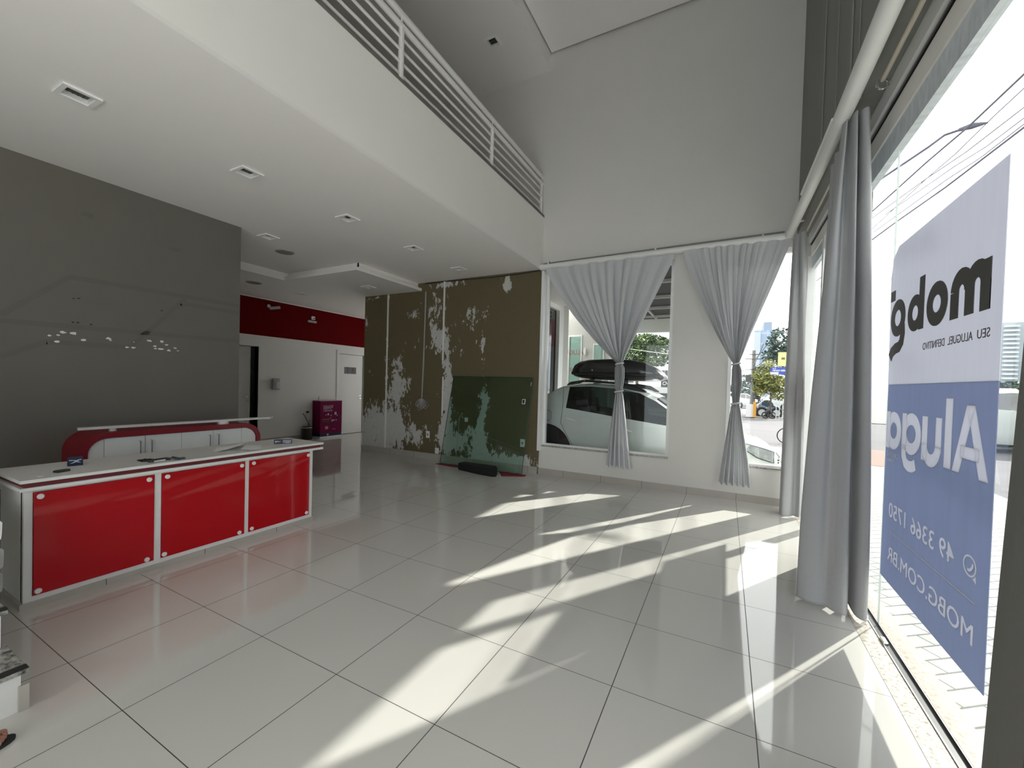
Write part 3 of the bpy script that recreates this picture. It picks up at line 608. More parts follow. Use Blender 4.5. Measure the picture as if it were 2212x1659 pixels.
# ================================================================== reception counter
ct = empty('reception_counter', (-1.85, 1.1, 0), 'long white reception counter with three red glass front panels', 'counter')
cx0, cx1, cy0, cy1 = -2.14, -1.58, .045, 2.155
b = MB().panel(0, cx1 - .03, cx1, cy0, cy1, .04, .79, [(.085, .738, .075, .765), (.782, 1.436, .075, .765), (1.472, 2.118, .075, .765)])
b.box(cx0, cx1 - .03, cy0, cy0 + .03, .04, .79).box(cx0, cx1 - .03, cy1 - .03, cy1, .04, .79).box(cx1 - .05, cx1 - .03, cy0, cy1, .04, .79)
b.build('body', SATIN, ct)
MB().box(cx0 + .02, cx1 + .012, cy0 - .018, cy1 + .012, 0, .042).build('plinth', SKY_, ct)
MB().box(-2.155, -1.53, .018, 2.252, .835, .857).build('worktop', [WORKTOP], ct, bevel=.003)
MB().box(-1.5302, -1.5290, .018, 2.252, .836, .856).build('worktop_edge', SATIN, ct)
MB().box(-2.13, -1.555, .04, 2.232, .805, .835).build('maroon_band', MAROON, ct, label='maroon strip below the worktop')
MB().box(-2.155, -1.53, .018, 2.252, .782, .805).build('lower_top', SATIN, ct, bevel=.003)
for (a, b_, bl_) in ((.088, .735, ((.118, .732), (.700, .732), (.690, .100), (.110, .103))), (.785, 1.433, ((.820, .733), (1.402, .729), (1.388, .101), (.804, .103))), (1.475, 2.115, ((1.512, .735), (2.096, .731), (2.086, .104), (1.502, .105)))):
    p = MB().box(cx1 - .004, cx1 + .008, a, b_, .078, .762).build('front_panel', REDGL, ct, bevel=.002, label='glossy red glass panel')
    for y, z in bl_:
        MB().lathe((cx1 + .008, y, z), [(.0175, 0), (.018, .006), (.014, .010)], 20, 'x').build('standoff_cap', WHITEPL, p, smooth=True, label='round white fixing cap')
# things on the counter
kbx = empty('business_card_box', (-1.875, .362, .857), 'dark blue cubic card box with a white sports mark on the counter', 'box')
NAVY = mat('navy_card', (.006, .012, .05), .45)
ang = radians(-10); ux, uy = Vector((cos(ang), sin(ang), 0)), Vector((-sin(ang), cos(ang), 0))
c0 = Vector((-1.905, .375, .857))
MB().obox(c0 + Vector((0, 0, .033)), ux * .018, uy * .040, Vector((0, 0, .033))).build('carton', NAVY, kbx, bevel=.002)
def kp(a, z): return c0 + ux * .0183 + uy * a + Vector((0, 0, z))
mk = MB()
for poly in ([(-.033, .046), (.000, .043), (.014, .036), (.004, .034), (-.010, .040), (-.033, .040)], [(.033, .049), (.014, .046), (.000, .036), (-.006, .032), (.004, .031), (.018, .040), (.031, .043)], [(-.031, .019), (-.012, .022), (.006, .030), (.012, .026), (.030, .022), (.022, .028), (.010, .034), (-.006, .032), (-.016, .026)]):
    mk.prism([kp(*q) for q in poly], ux * .001)
mk.build('emblem', mat('pale_blue_print', (.60, .66, .72), .4), kbx)
ph = MB().obox((-1.692, .248, .865), Vector((.018, .008, 0)), Vector((-.012, .036, 0)), (0, 0, .008)).build('car_key', BLACK, bevel=.006, smooth=True); tag(ph, 'small black key fob lying near the left end of the counter', 'key')
capb = MB().lathe((-1.625, .130, .857), [(.016, 0), (.016, .003)], 18).build('hole_cap', WHITEPL, smooth=True); tag(capb, 'round white cap lying near the left front corner of the counter', 'cap')
ky = empty('keys_and_cable', (-1.63, .82, .857), 'tangle of black straps and keys on the middle of the counter', 'keys')
for k, pts in enumerate(([(-1.74, .70, .862), (-1.72, .73, .874), (-1.68, .74, .864), (-1.70, .70, .862), (-1.75, .69, .866), (-1.71, .76, .870), (-1.66, .79, .864)], [(-1.66, .78, .862), (-1.62, .80, .872), (-1.61, .85, .866), (-1.64, .88, .878), (-1.60, .92, .866), (-1.60, .95, .862)], [(-1.68, .76, .866), (-1.63, .83, .878), (-1.60, .88, .870), (-1.57, .90, .864)])):
    MB().tube(pts, .006, 6).build('strap', BLACK, ky, smooth=True)
MB().obox((-1.605, .775, .866), Vector((.010, .004, 0)), Vector((-.010, .042, 0)), (0, 0, .008)).build('metal_case', CHROME, ky, bevel=.003)
MB().obox((-1.62, .735, .870), Vector((.014, .010, 0)), Vector((-.012, .020, 0)), (0, 0, .009)).build('black_fob', BLACK, ky, bevel=.004)
MB().obox((-1.60, .915, .866), Vector((.012, 0, 0)), Vector((.006, .034, 0)), (0, 0, .007)).build('blue_tag', mat('dark_blue_plastic', (.03, .07, .12), .4), ky, bevel=.004)
lf = empty('open_leaflet', (-1.78, 1.5, .857), 'open grey paper leaflet lying on the counter', 'paper')
def sheet(corners, hs, name):
    a, b_, c, d = map(Vector, corners); P = []
    for i in range(9):
        row = []
        for j in range(7):
            q = a.lerp(b_, i / 8).lerp(d.lerp(c, i / 8), j / 6); q.z = .8585 + hs(i / 8, j / 6); row.append(q)
        P.append(row)
    mb = MB().grid(P); mb.grid([[q - Vector((0, 0, .0012)) for q in r] for r in P]); mb.build(name, mat('white_leaflet_paper', (.88, .88, .885), .8, .03), lf, smooth=True)
sheet([(-1.775, 1.255, 0), (-1.655, 1.425, 0), (-1.90, 1.62, 0), (-2.00, 1.40, 0)], lambda u, v: .060 * max(0, u - .15) ** 1.3 * (1 - .25 * v), 'left_page')
sheet([(-1.655, 1.432, 0), (-1.56, 1.575, 0), (-1.83, 1.735, 0), (-1.90, 1.625, 0)], lambda u, v: .012 * (1 - u) ** 2, 'right_page')
pkx = empty('ink_box', (-1.76, 1.93, .857), 'small dark blue and grey printed box at the right of the counter', 'box')
pdir = (Vector((-1.70, 1.985, 0)) - Vector((-1.80, 1.865, 0))).normalized(); pn = Vector((pdir.y, -pdir.x, 0)); pc = Vector((-1.785, 1.945, .857))
MB().obox(pc + Vector((0, 0, .021)), pdir * .083, pn * .022, (0, 0, .021)).build('carton', NAVY, pkx, bevel=.002)
MB().obox(pc + pn * .0226 + pdir * .040 + Vector((0, 0, .024)), pdir * .040, pn * .0006, (0, 0, .016)).build('grey_label', mat('grey_print', (.28, .28, .34), .5), pkx)
MB().obox(pc + pn * .0235 + pdir * .045 + Vector((0, 0, .010)), pdir * .020, pn * .0006, (0, 0, .004)).build('white_label', mat('white_print', (.6, .6, .64), .5), pkx)
for k in range(4): MB().obox(pc + pn * .0228 - pdir * (.066 - .014 * k) + Vector((0, 0, .022 + .003 * (k % 2))), pdir * .005, pn * .0006, (0, 0, .009 - .002 * k)).build('white_print', MATS['white_print'], pkx)
# cabinet behind the counter
cbn = empty('low_cabinet', (-3.15, 1.57, 0), 'low red framed cabinet with white doors against the grey wall', 'cabinet')
fx, bx = -2.98, XW + .002
def rrect(y0, y1, z1, r, n=8):
    return [(y0, 0)] + [(q[0], q[1]) for q in arc(y0 + r, z1 - r, r, 180, 90, n)] + [(q[0], q[1]) for q in arc(y1 - r, z1 - r, r, 90, 0, n)] + [(y1, 0)]
oo, ii = rrect(.715, 2.425, .972, .20), rrect(.765, 2.375, .918, .155)
mb = MB(); n = len(oo)
for x in (fx, bx): mb.add([(x, a, z) for a, z in oo] + [(x, a, z) for a, z in ii], [(i, i + 1, n + i + 1, n + i) for i in range(n - 1)])
for P_ in (oo, ii): mb.add([(fx, a, z) for a, z in P_] + [(bx, a, z) for a, z in P_], [(i, i + 1, n + i + 1, n + i) for i in range(n - 1)])
mb.build('curved_frame', REDLAM, cbn, smooth=True)
ii2 = rrect(.767, 2.373, .916, .153)
MB().prism([(bx + .01, a, z) for a, z in ii2], (fx - .045 - bx, 0, 0)).build('carcass', LAM, cbn)
def clip_door(y0, y1):
    top = [(a, z) for a, z in ii2[1:-1] if y0 <= a <= y1]
    def zt(y):
        pts = ii2[1:-1]
        for (a, z), (c, d) in zip(pts, pts[1:]):
            if a <= y <= c: return z if c == a else z + (d - z) * (y - a) / (c - a)
        return .5
    return [(y0, .08), (y0, zt(y0) - .003)] + [(a, z - .003) for a, z in top if y0 < a < y1] + [(y1, zt(y1) - .003), (y1, .08)]
for (y0, y1, hy) in ((.772, .886, None), (.890, 1.212, 1.165), (1.217, 1.541, 1.262), (1.545, 1.866, 1.822), (1.871, 2.19, 1.915), (2.194, 2.368, None)):
    d = MB().prism([(fx - .034, a, z) for a, z in clip_door(y0, y1)], (.018, 0, 0)).build('door', mat('white_matte_laminate', (.84, .85, .85), .4, .02), cbn)
    if hy:
        MB().tube([(fx - .016, hy, .700), (fx + .012, hy, .700), (fx + .012, hy, .862), (fx - .016, hy, .862)], .0065, 8).build('handle', CHROME, d, label='slim chrome bar handle')
bd = MB().prism([(-3.135, .735, 1.002), (-3.06, .72, 1.002), (-3.06, 2.60, 1.002), (-3.135, 2.69, 1.002)], (0, 0, .024)).build('shelf_board', SATIN, bevel=.002); tag(bd, 'long white board lying across the top of the low red cabinet', 'board')
for y, lb in ((.99, 'white round foot under the left end of the long white board'), (2.02, 'white round foot under the right end of the long white board')):
    o = MB().lathe((-3.085 if y > 1.5 else -3.115, y, .972), [(.058, 0), (.062, .008), (.058, .030)] if y > 1.5 else [(.03, 0), (.03, .030)], 24).build('round_foot', WHITEPL, smooth=True); tag(o, lb, 'foot')
for o in list(COL.objects):
    if o.name.startswith('round_foot'):
        pass

# ================================================================== stairs, rack and the foot at the left edge
st = empty('staircase', (-.7, -.8, 0), 'white staircase with granite treads at the left edge of the room', 'stairs')
for k in range(6):
    x1 = -.392 - .30 * k; z1 = .195 + .185 * k
    MB().box(x1 - .32, x1, -1.5, -.225, 0 if k < 2 else z1 - .30, z1 - .022).build('riser', SATIN, st)
    MB().box(x1 - .30, x1 + .018, -1.5, -.205, z1 - .022, z1).build('tread', GRAN_ST, st, bevel=.003)
    MB().box(x1 - .028, x1 + .0185, -1.5, -.204, z1 - .001, z1 + .003).build('anti_slip_strip', BLACKR, st)
MB().box(-.398, -.380, -.235, -.200, 0, .118).build('skirting_stub', SKY_, st, bevel=.003, label='short beige skirting piece')
rk = empty('leaflet_rack', (-1.25, -.13, 0), 'stack of three white curved trays beside the left end of the counter', 'rack')
for k, (px, py) in enumerate(((7, 1166), (11, 1226), (9, 1278))):
    c = onY(px, py, -.10)
    pts = [(c.x - .02, -.10 - .001 * k, c.z + .10), (c.x + .0, -.105, c.z + .05), (c.x + .012, -.11, c.z + .012), (c.x + .006, -.12, c.z), (c.x - .02, -.14, c.z + .004)]
    P = [[Vector((x - .10 * t, y - .05 * t, z)) for x, y, z in pts] for t in (0, .25, .5, .75, 1)]
    mb = MB().grid(P).grid([[q + Vector((-.008, -.004, .006)) for q in r] for r in P]); mb.build('tray', WHITEPL, rk, smooth=True)
MB().box(-1.36, -1.33, -.190, -.10, .0, .86).build('back_plate', BLACK, rk)
# foot in a dark sandal
pe = empty('person', (-.19, -.42, 0), 'bare foot in a dark flat sandal at the left edge of the floor', 'person')
def skin_mesh(name, chains, m, parent, sub=2):
    vs, es, rs = [], [], []
    for ch in chains:
        base = None
        for i, (p, r) in enumerate(ch):
            if isinstance(p, int): base = p; continue
            vs.append(Vector(p) - root_loc(parent)); rs.append(r)
            if base is not None: es.append((base, len(vs) - 1))
            base = len(vs) - 1
    me = bpy.data.meshes.new(name); me.from_pydata([tuple(v) for v in vs], es, [])
    o = bpy.data.objects.new(name, me); COL.objects.link(o); o.parent = parent; me.materials.append(m)
    md = o.modifiers.new('s', 'SKIN'); s2 = o.modifiers.new('d', 'SUBSURF'); s2.levels = s2.render_levels = sub
    for i, r in enumerate(rs): me.skin_vertices[0].data[i].radius = (r, r)
    me.skin_vertices[0].data[0].use_root = True
    bpy.context.view_layer.update()
    me2 = bpy.data.meshes.new_from_object(o.evaluated_get(bpy.context.evaluated_depsgraph_get())); o.modifiers.clear(); o.data = me2
    me2.polygons.foreach_set('use_smooth', [True] * len(me2.polygons))
    return o
fx0, fy0 = -.20, -.565
def F(a, b_, z): return (fx0 + a, fy0 + b_, z)
ch = [[(F(.0, .03, .075), .038), (F(.0, .09, .062), .040), (F(.0, .15, .045), .038), (F(.0, .195, .034), .034)], [(0, 0), (F(0, .0, .045), .032)], [(0, 0), (F(0, .02, .16), .036), (F(0, .01, .30), .046), (F(0, .02, .46), .056)]]
for k, (a, e, r) in enumerate(((-.030, .268, .0165), (-.010, .266, .0125), (.007, .260, .012), (.023, .250, .0115), (.038, .238, .011))):
    ch.append([(3, 0), (F(a * .9, .222, .030), r + .002), (F(a, e - .02, .030), r), (F(a, e, .026), r * .85)])
skin_mesh('foot', ch, SKIN, pe)
so = [(F(.048 * cos(radians(q)) * (1 + .1 * sin(radians(q))) - .0, .135 + .15 * sin(radians(q)), 0)) for q in range(0, 360, 15)]
MB().prism(so, (0, 0, .016)).build('sandal_sole', BLACKR, pe, bevel=.004, smooth=True)
MB().tube([F(.045, .17, .014), F(.036, .175, .06), F(0, .178, .082), F(-.036, .175, .06), F(-.045, .17, .014)], .009, 8).build('sandal_strap', BLACKR, pe, smooth=True)
for k, (a, e, r) in enumerate(((-.030, .265, .0125), (-.012, .262, .010), (.004, .255, .0095), (.019, .246, .009), (.032, .234, .0085))):
    MB().ball(F(a, e - .004, .034), (r * .6, .006, .003), 8, 6).build('toenail', mat('toenail', (.45, .2, .16), .3), pe, smooth=True)

# ================================================================== curtain rails and curtains
rp = empty('curtain_rail', (1.3, YB - .08, 3.60), 'thick white pipe rail over the curtains of the back wall', 'curtain rail')
MB().tube([(-.50, YB - .085, 3.605), (3.10, YB - .085, 3.645)], .048, 18).build('pipe', STEEL, rp, smooth=True)
for x in (-.36, 1.40, 2.80):
    MB().tube([(x, YB - .085, 3.65), (x, YB - .085, 3.70), (x, YB - .01, 3.71)], .014, 8).box(x - .03, x + .03, YB - .006, YB, 3.69, 3.73).build('bracket', WHITEPL, rp, smooth=True)
MB().tube([(-.46, YB - .06, 3.675), (3.05, YB - .06, 3.715)], .012, 8).build('wire', mat('grey_wire', (.25, .25, .25), .6), rp, smooth=True)
fp = empty('curtain_rail', (3.10, 2.0, 3.58), 'thick white pipe rail running along the glass street front', 'curtain rail')
MB().tube([(3.10, YB - .085, 3.645), (3.10, 2.85, 3.545)], .050, 18).tube([(3.10, 2.88, 3.548), (3.10, -4.5, 3.49)], .054, 18).build('pipe', STEEL, fp, smooth=True)
MB().tube([(3.052, 4.35, 3.62), (3.058, 2.95, 3.575)], .016, 8).build('lamp_tube', WHITEPL, fp, smooth=True)
for y in (2.9, .2, 5.3): MB().tube([(3.10, y, 3.60), (3.10, y, 3.65), (3.2, y, 3.67)], .012, 8).build('bracket', WHITEPL, fp, smooth=True)
tn = empty('curtain_rail', (3.22, 2.0, 3.55), 'slim cream rod with ring ends behind the street front pipe', 'curtain rail')
MB().tube([(3.235, 5.42, 3.545), (3.235, 2.92, 3.545)], .011, 8).tube([(3.235, 2.55, 3.545), (3.235, -4.5, 3.50)], .013, 8).build('rod', mat('cream_rod', (.55, .50, .42), .5), tn, smooth=True)
for y in (5.42, 2.92, 2.55):
    MB().tube([(3.235 + .028 * cos(a * pi / 8), y, 3.52 + .028 * sin(a * pi / 8)) for a in range(16)], .007, 6, close=True).build('ring', CHROME, tn, smooth=True)

def lerp_table(T, z):
    for (z0, *a), (z1, *b_) in zip(T, T[1:]):
        if z1 <= z <= z0:
            t = (z0 - z) / (z0 - z1); t = t * t * (3 - 2 * t) if False else t
            return [p + (q - p) * t for p, q in zip(a, b_)]
    return list(T[-1][1:]) if z < T[-1][0] else list(T[0][1:])
def tied_curtain(T, N, label, ties, seed, yc):
    # T: (z, left, right, fold depth) from top to hem; serpentine folds gathered at the ties
    rnd = random.Random(seed); root = empty('curtain', ((T[0][1] + T[0][2]) / 2, yc, T[0][0]), label, 'curtain')
    ph = [rnd.uniform(-.35, .35) for _ in range(N + 1)]; am = [rnd.uniform(.65, 1.25) for _ in range(2 * N + 2)]
    zs = []; z = T[0][0]
    while z > T[-1][0]:
        zs.append(z); d = min(abs(z - q) for q in ties); z -= .012 if d < .12 else .03
    zs.append(T[-1][0]); S = N * 14; P = []
    for z in zs:
        l, r, a = lerp_table(T, z); row = []
        for i in range(S + 1):
            s = i / S; w = s * (N if z > ties[1] else N - 2); k = int(min(w, N - 1e-6))
            fold = sin(2 * pi * w + ph[k] * (1 - abs(2 * (w - k) - 1)))
            fold = math.copysign(abs(fold) ** .85, fold)
            amp = a * am[int(w * 2) % (2 * N + 2)] * (.75 + .25 * sin(z * 1.3 + k))
            x = l + (r - l) * s + .25 * a * sin(4 * pi * w + k) * .6 * min(1, max(0, (r - l - .25) / .6))
            edge = min(1, s * N * 2, (1 - s) * N * 2)
            hem = .018 * sin(2 * pi * w + 1.3) if z < T[-1][0] + .01 else 0
            row.append(Vector((x, yc + amp * fold * (.4 + .6 * edge), z + hem)))
        P.append(row)
    mb = MB().grid(P); mb.build('cloth', FABRIC, root, smooth=True, fixn=False)
    for q in ties:
        l, r, a = lerp_table(T, q); cx, hw = (l + r) / 2, (r - l) / 2 + .012
        MB().tube([(cx + hw * cos(t * pi / 10), yc + (a + .016) * sin(t * pi / 10), q + .012 * cos(t * pi / 10)) for t in range(20)], .012, 8, close=True).build('tieback', FABRIC, root, smooth=True)
    return root
tied_curtain([(3.562, -.37, 1.69, .040), (3.45, -.335, 1.66, .056), (3.1, -.13, 1.50, .072), (2.7, .17, 1.315, .080), (2.35, .475, 1.155, .078), (2.1, .72, 1.04, .052), (1.98, .845, .985, .048), (1.935, .88, .975, .040), (1.87, .855, 1.005, .052), (1.72, .855, 1.01, .055), (1.58, .865, .995, .05), (1.50, .88, .98, .042), (1.44, .87, 1.0, .05), (1.1, .835, 1.05, .055), (.7, .795, 1.10, .055), (.30, .765, 1.155, .05)],
             7, 'grey curtain tied twice in the middle of the wide window with the car behind it', (1.935, 1.50), 3, YB - .145)
tied_curtain([(3.592, 1.795, 3.13, .040), (3.45, 1.83, 3.08, .058), (3.1, 1.955, 2.96, .074), (2.7, 2.12, 2.82, .080), (2.35, 2.28, 2.70, .076), (2.1, 2.41, 2.625, .052), (1.98, 2.475, 2.585, .048), (1.935, 2.497, 2.578, .040), (1.86, 2.485, 2.605, .05), (1.66, 2.485, 2.62, .055), (1.47, 2.50, 2.60, .048), (1.385, 2.507, 2.592, .040), (1.32, 2.49, 2.61, .05), (1.0, 2.455, 2.66, .055), (.6, 2.41, 2.73, .058), (.25, 2.37, 2.775, .055)],
             8, 'grey curtain tied twice in front of the narrow corner window', (1.935, 1.385), 8, YB - .145)
def bunched_curtain(top, low, ztop, N, label, m, seed, zlow=.015, ease=1.6):
    # top / low: plan outlines as functions of s in 0..1, blended from the rail to the hem
    root = empty('curtain', (low(0.5)[0], low(0.5)[1], zlow), label, 'curtain'); P = []
    Z = [ztop, ztop - .05, ztop - .12, ztop - .25] + [ztop - .25 - (ztop - .25 - zlow) * k / 26 for k in range(1, 27)]; S = N * 18
    for z in Z:
        t = (ztop - z) / (ztop - zlow); t = 1 - (1 - t) ** ease; row = []
        for i in range(S + 1):
            s = i / S; a, b_ = top(s), low(s); x, y = a[0] + (b_[0] - a[0]) * t, a[1] + (b_[1] - a[1]) * t
            wv = .008 * noise.noise(Vector((s * 7, z * 1.2, seed)))
            row.append(Vector((x + wv, y + wv, z)))
        P.append(row)
    MB().grid(P).build('cloth', m, root, smooth=True, fixn=False)
    hem = []
    for i in range(S + 1): b_ = low(i / S); hem.append((b_[0], b_[1], zlow + .006))
    MB().tube(hem, .006, 6).build('hem', m, root, smooth=True)
    return root
def serp(pts):
    # smooth path through plan points
    V = [Vector((x, y, 0)) for x, y in pts]
    def f(s):
        w = s * (len(V) - 1); i = min(int(w), len(V) - 2); t = w - i
        p0, p1, p2, p3 = V[max(i - 1, 0)], V[i], V[i + 1], V[min(i + 2, len(V) - 1)]
        q = .5 * ((2 * p1) + (p2 - p0) * t + (2 * p0 - 5 * p1 + 4 * p2 - p3) * t * t + (3 * p1 - p0 - 3 * p2 + p3) * t ** 3)
        return (q.x, q.y)
    return f
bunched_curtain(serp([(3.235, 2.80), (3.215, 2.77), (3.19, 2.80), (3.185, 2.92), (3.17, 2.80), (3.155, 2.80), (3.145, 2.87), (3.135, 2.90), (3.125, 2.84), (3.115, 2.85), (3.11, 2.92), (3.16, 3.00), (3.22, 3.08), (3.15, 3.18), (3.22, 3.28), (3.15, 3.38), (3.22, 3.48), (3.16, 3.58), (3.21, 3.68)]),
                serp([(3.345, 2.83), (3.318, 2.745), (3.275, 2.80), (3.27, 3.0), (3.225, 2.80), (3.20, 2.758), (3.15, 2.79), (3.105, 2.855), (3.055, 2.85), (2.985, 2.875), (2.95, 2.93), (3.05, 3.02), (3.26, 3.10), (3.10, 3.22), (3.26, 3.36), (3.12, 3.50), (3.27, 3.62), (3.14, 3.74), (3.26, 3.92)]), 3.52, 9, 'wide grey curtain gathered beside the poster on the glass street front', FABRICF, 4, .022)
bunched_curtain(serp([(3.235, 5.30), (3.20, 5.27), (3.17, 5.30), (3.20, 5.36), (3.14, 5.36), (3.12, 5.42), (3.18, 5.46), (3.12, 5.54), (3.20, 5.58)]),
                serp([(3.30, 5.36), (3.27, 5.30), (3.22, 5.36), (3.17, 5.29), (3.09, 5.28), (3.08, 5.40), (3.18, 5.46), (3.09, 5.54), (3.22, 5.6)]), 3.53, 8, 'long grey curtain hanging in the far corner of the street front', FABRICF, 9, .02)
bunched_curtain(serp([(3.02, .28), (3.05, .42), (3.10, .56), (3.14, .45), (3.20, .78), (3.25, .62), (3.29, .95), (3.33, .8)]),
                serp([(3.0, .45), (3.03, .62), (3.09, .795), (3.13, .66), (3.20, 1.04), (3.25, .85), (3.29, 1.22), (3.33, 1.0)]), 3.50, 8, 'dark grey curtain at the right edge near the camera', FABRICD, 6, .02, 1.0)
# pull cords on the upper front wall
for k, (px, py) in enumerate(((1785, 60), (1812, 60), (1842, 60), (1858, 60))):
    y = onX(px, py, 3.19).y
    o = MB().tube([(3.19, y, 3.75), (3.19, y + .01, 5.2), (3.19, y, 7.2)], .004 if k % 2 else .007, 6).build('pull_cord', mat('grey_cord', (.30, .30, .28), .7), smooth=True)
    tag(o, ('first', 'second', 'third', 'fourth')[k] + ' thin vertical cord from the far corner on the high street front wall', 'cord', 'cords on the high front wall')

# ================================================================== poster on the glass, read from outside
XP = 3.385
PW = mat('poster_white', (.70, .71, .78), .6, .04, 6, transl=.55, aniso=(1, 5, .6))
PB = mat('poster_blue', (.37, .415, .56), .6, .06, 4, transl=.6, aniso=(1, 5, .6))
PD = mat('poster_black', (.085, .085, .078), .6)
ps = empty('rental_poster', (XP, 2.13, .36), 'tall white and blue rental poster stuck on the glass street front', 'poster')
letters = []      # white letters inlaid in the blue half
def strokes(mb, pts, wd):
    # flat ribbon along 2-D points (y, z)
    P = [Vector((0, a, b_)) for a, b_ in pts]; L_, R_ = [], []
    for i, p in enumerate(P):
        t = (P[min(i + 1, len(P) - 1)] - P[max(i - 1, 0)]).normalized(); q = Vector((0, -t.z, t.y)) * wd / 2; L_.append(p + q); R_.append(p - q)
    poly(mb, [(v.y, v.z) for v in L_] + [(v.y, v.z) for v in reversed(R_)])
def poly(mb, pts): mb.append(pts)
def flat(polys, x0, x1):
    mb = MB()
    for pts in polys:
        n = len(pts)
        if isinstance(pts[0][0], tuple):      # ring: (outer, inner)
            o_, i_ = pts; n = len(o_)
            mb.add([(x, a, b_) for x in (x0, x1) for a, b_ in o_ + i_], [(k, (k + 1) % n, n + (k + 1) % n, n + k) for k in range(n)] + [(2 * n + k, 3 * n + k, 3 * n + (k + 1) % n, 2 * n + (k + 1) % n) for k in range(n)] +
                   [(k, 2 * n + k, 2 * n + (k + 1) % n, (k + 1) % n) for k in range(n)] + [(n + k, n + (k + 1) % n, 3 * n + (k + 1) % n, 3 * n + k) for k in range(n)])
        else:
            # ribbons are built as quads between their two sides
            h = n // 2
            if n > 6 and n % 2 == 0:
                A, B = pts[:h], list(reversed(pts[h:]))
                mb.add([(x, a, b_) for x in (x0, x1) for a, b_ in A + B], [(k, k + 1, h + k + 1, h + k) for k in range(h - 1)] + [(n + k, n + h + k, n + h + k + 1, n + k + 1) for k in range(h - 1)] + [(k, n + k, n + k + 1, k + 1) for k in range(h - 1)] + [(h + k, h + k + 1, n + h + k + 1, n + h + k) for k in range(h - 1)] + [(0, h, n + h, n), (h - 1, n + h - 1, n + n - 1, n - 1)])
            else: mb.prism([(x0, a, b_) for a, b_ in pts], (x1 - x0, 0, 0))
    return mb
def ring(cx, cy, rx, ry, wd, n=28):
    return ([(cx + rx * cos(2 * pi * i / n), cy + ry * sin(2 * pi * i / n)) for i in range(n)], [(cx + (rx - wd) * cos(2 * pi * i / n), cy + (ry - wd) * sin(2 * pi * i / n)) for i in range(n)])
def rect(a, b_, c, d): return [(a, c), (b_, c), (b_, d), (a, d)]
dark = []
# m o b g
s = .078
dark += [rect(1.590, 1.590 + s, 1.932, 2.150)]
for c in (1.694, 1.832):
    strokes(dark, arc(c, 2.060, .065, 180, 0, 12), s); dark.append(rect(c + .065 - s / 2, c + .065 + s / 2, 1.934, 2.06))
dark += [rect(1.629 - s / 2, 1.629 + s / 2, 1.932, 2.06)]
dark += [ring(2.088, 2.045, .120, .116, .070)]
dark += [rect(2.247, 2.312, 1.938, 2.236), ring(2.366, 2.042, .107, .106, .062)]
dark += [ring(2.638, 2.055, .122, .118, .066), rect(2.700, 2.775, 2.178, 2.245)]
strokes(dark, [(2.556, 2.00), (2.548, 1.945), (2.562, 1.895), (2.60, 1.868), (2.66, 1.862), (2.72, 1.842), (2.752, 1.808)], .070)
white = []
s = .073
A_ = [(1.542, 1.212), (1.612, 1.212), (1.636, 1.296), (1.762, 1.296), (1.784, 1.214), (1.850, 1.214), (1.736, 1.526), (1.668, 1.526)]
white += [[(1.542, 1.212), (1.612, 1.212), (1.7345, 1.526), (1.668, 1.526)], [(1.784, 1.214), (1.850, 1.214), (1.736, 1.526), (1.668, 1.526)], rect(1.620, 1.776, 1.285, 1.340)]
white += [rect(1.864, 1.935, 1.214, 1.554)]
white += [rect(1.969, 2.036, 1.30, 1.453), rect(2.132, 2.200, 1.214, 1.453)]; strokes(white, arc(2.084, 1.305, .082, 180, 360, 14), .067)
white += [ring(2.349, 1.3385, .1365, .122, .070), rect(2.4185, 2.4885, 1.243, 1.4555)]; strokes(white, [(2.4535, 1.262), (2.449, 1.203), (2.42, 1.162), (2.37, 1.148), (2.315, 1.152), (2.275, 1.170)], .066)
white += [ring(2.629, 1.3345, .127, .1215, .070), rect(2.692, 2.7585, 1.2145, 1.4555)]
white += [rect(1.591, 2.648, .6865, .6915)]
white += [ring(1.652, .832, .055, .047, .009)]
white += [[(1.600, .808), (1.612, .794), (1.628, .788), (1.593, .772)]]
strokes(white, [(1.626, .850), (1.628, .836), (1.640, .820), (1.656, .812), (1.668, .814)], .013)
wm = flat(white, XP - .0035, XP + .0065)
lettering(wm, '49 3366 1750', (XP - .0035, 1.790, .778), (0, 1, 0), (0, 0, 1), .862, .096, (.010, 0, 0), .006)
lettering(wm, 'MOBG.COM.BR', (XP - .0035, 1.600, .505), (0, 1, 0), (0, 0, 1), 1.042, .090, (.010, 0, 0), .006)
lettering(wm, 'CRECI-SC', (XP - .0035, 2.535, 1.163), (0, 1, 0), (0, 0, 1), .20, .030, (.010, 0, 0))
lettering(wm, '7188-J', (XP - .0035, 2.59, 1.122), (0, 1, 0), (0, 0, 1), .14, .028, (.010, 0, 0))
wt = wm.build('white_lettering', PW, ps, weld=False, label='white rental words, phone number and web address')
def merge_shapes(o, x0, x1, off):
    # one clean outline where the strokes of a letter overlap
    bmc = bmesh.new(); bmc.from_mesh(o.data); bmesh.ops.remove_doubles(bmc, verts=bmc.verts, dist=1e-6); bmesh.ops.recalc_face_normals(bmc, faces=bmc.faces); bmc.to_mesh(o.data); bmc.free()
    bx_ = MB().box(x0, x1, 1.0, 3.4, .1, 3.0).build('cutter', PW)
    md = o.modifiers.new('b', 'BOOLEAN'); md.operation = 'INTERSECT'; md.solver = 'EXACT'; md.use_self = True; md.object = bx_
    bpy.context.view_layer.update()
    m2 = bpy.data.meshes.new_from_object(o.evaluated_get(bpy.context.evaluated_depsgraph_get())); o.modifiers.clear()
    if len(m2.polygons) > 50: o.data = m2
    else: print('MERGE FAILED', len(m2.polygons))
    bpy.data.objects.remove(bx_)
merge_shapes(wt, XP - .001, XP + .0045, ps)
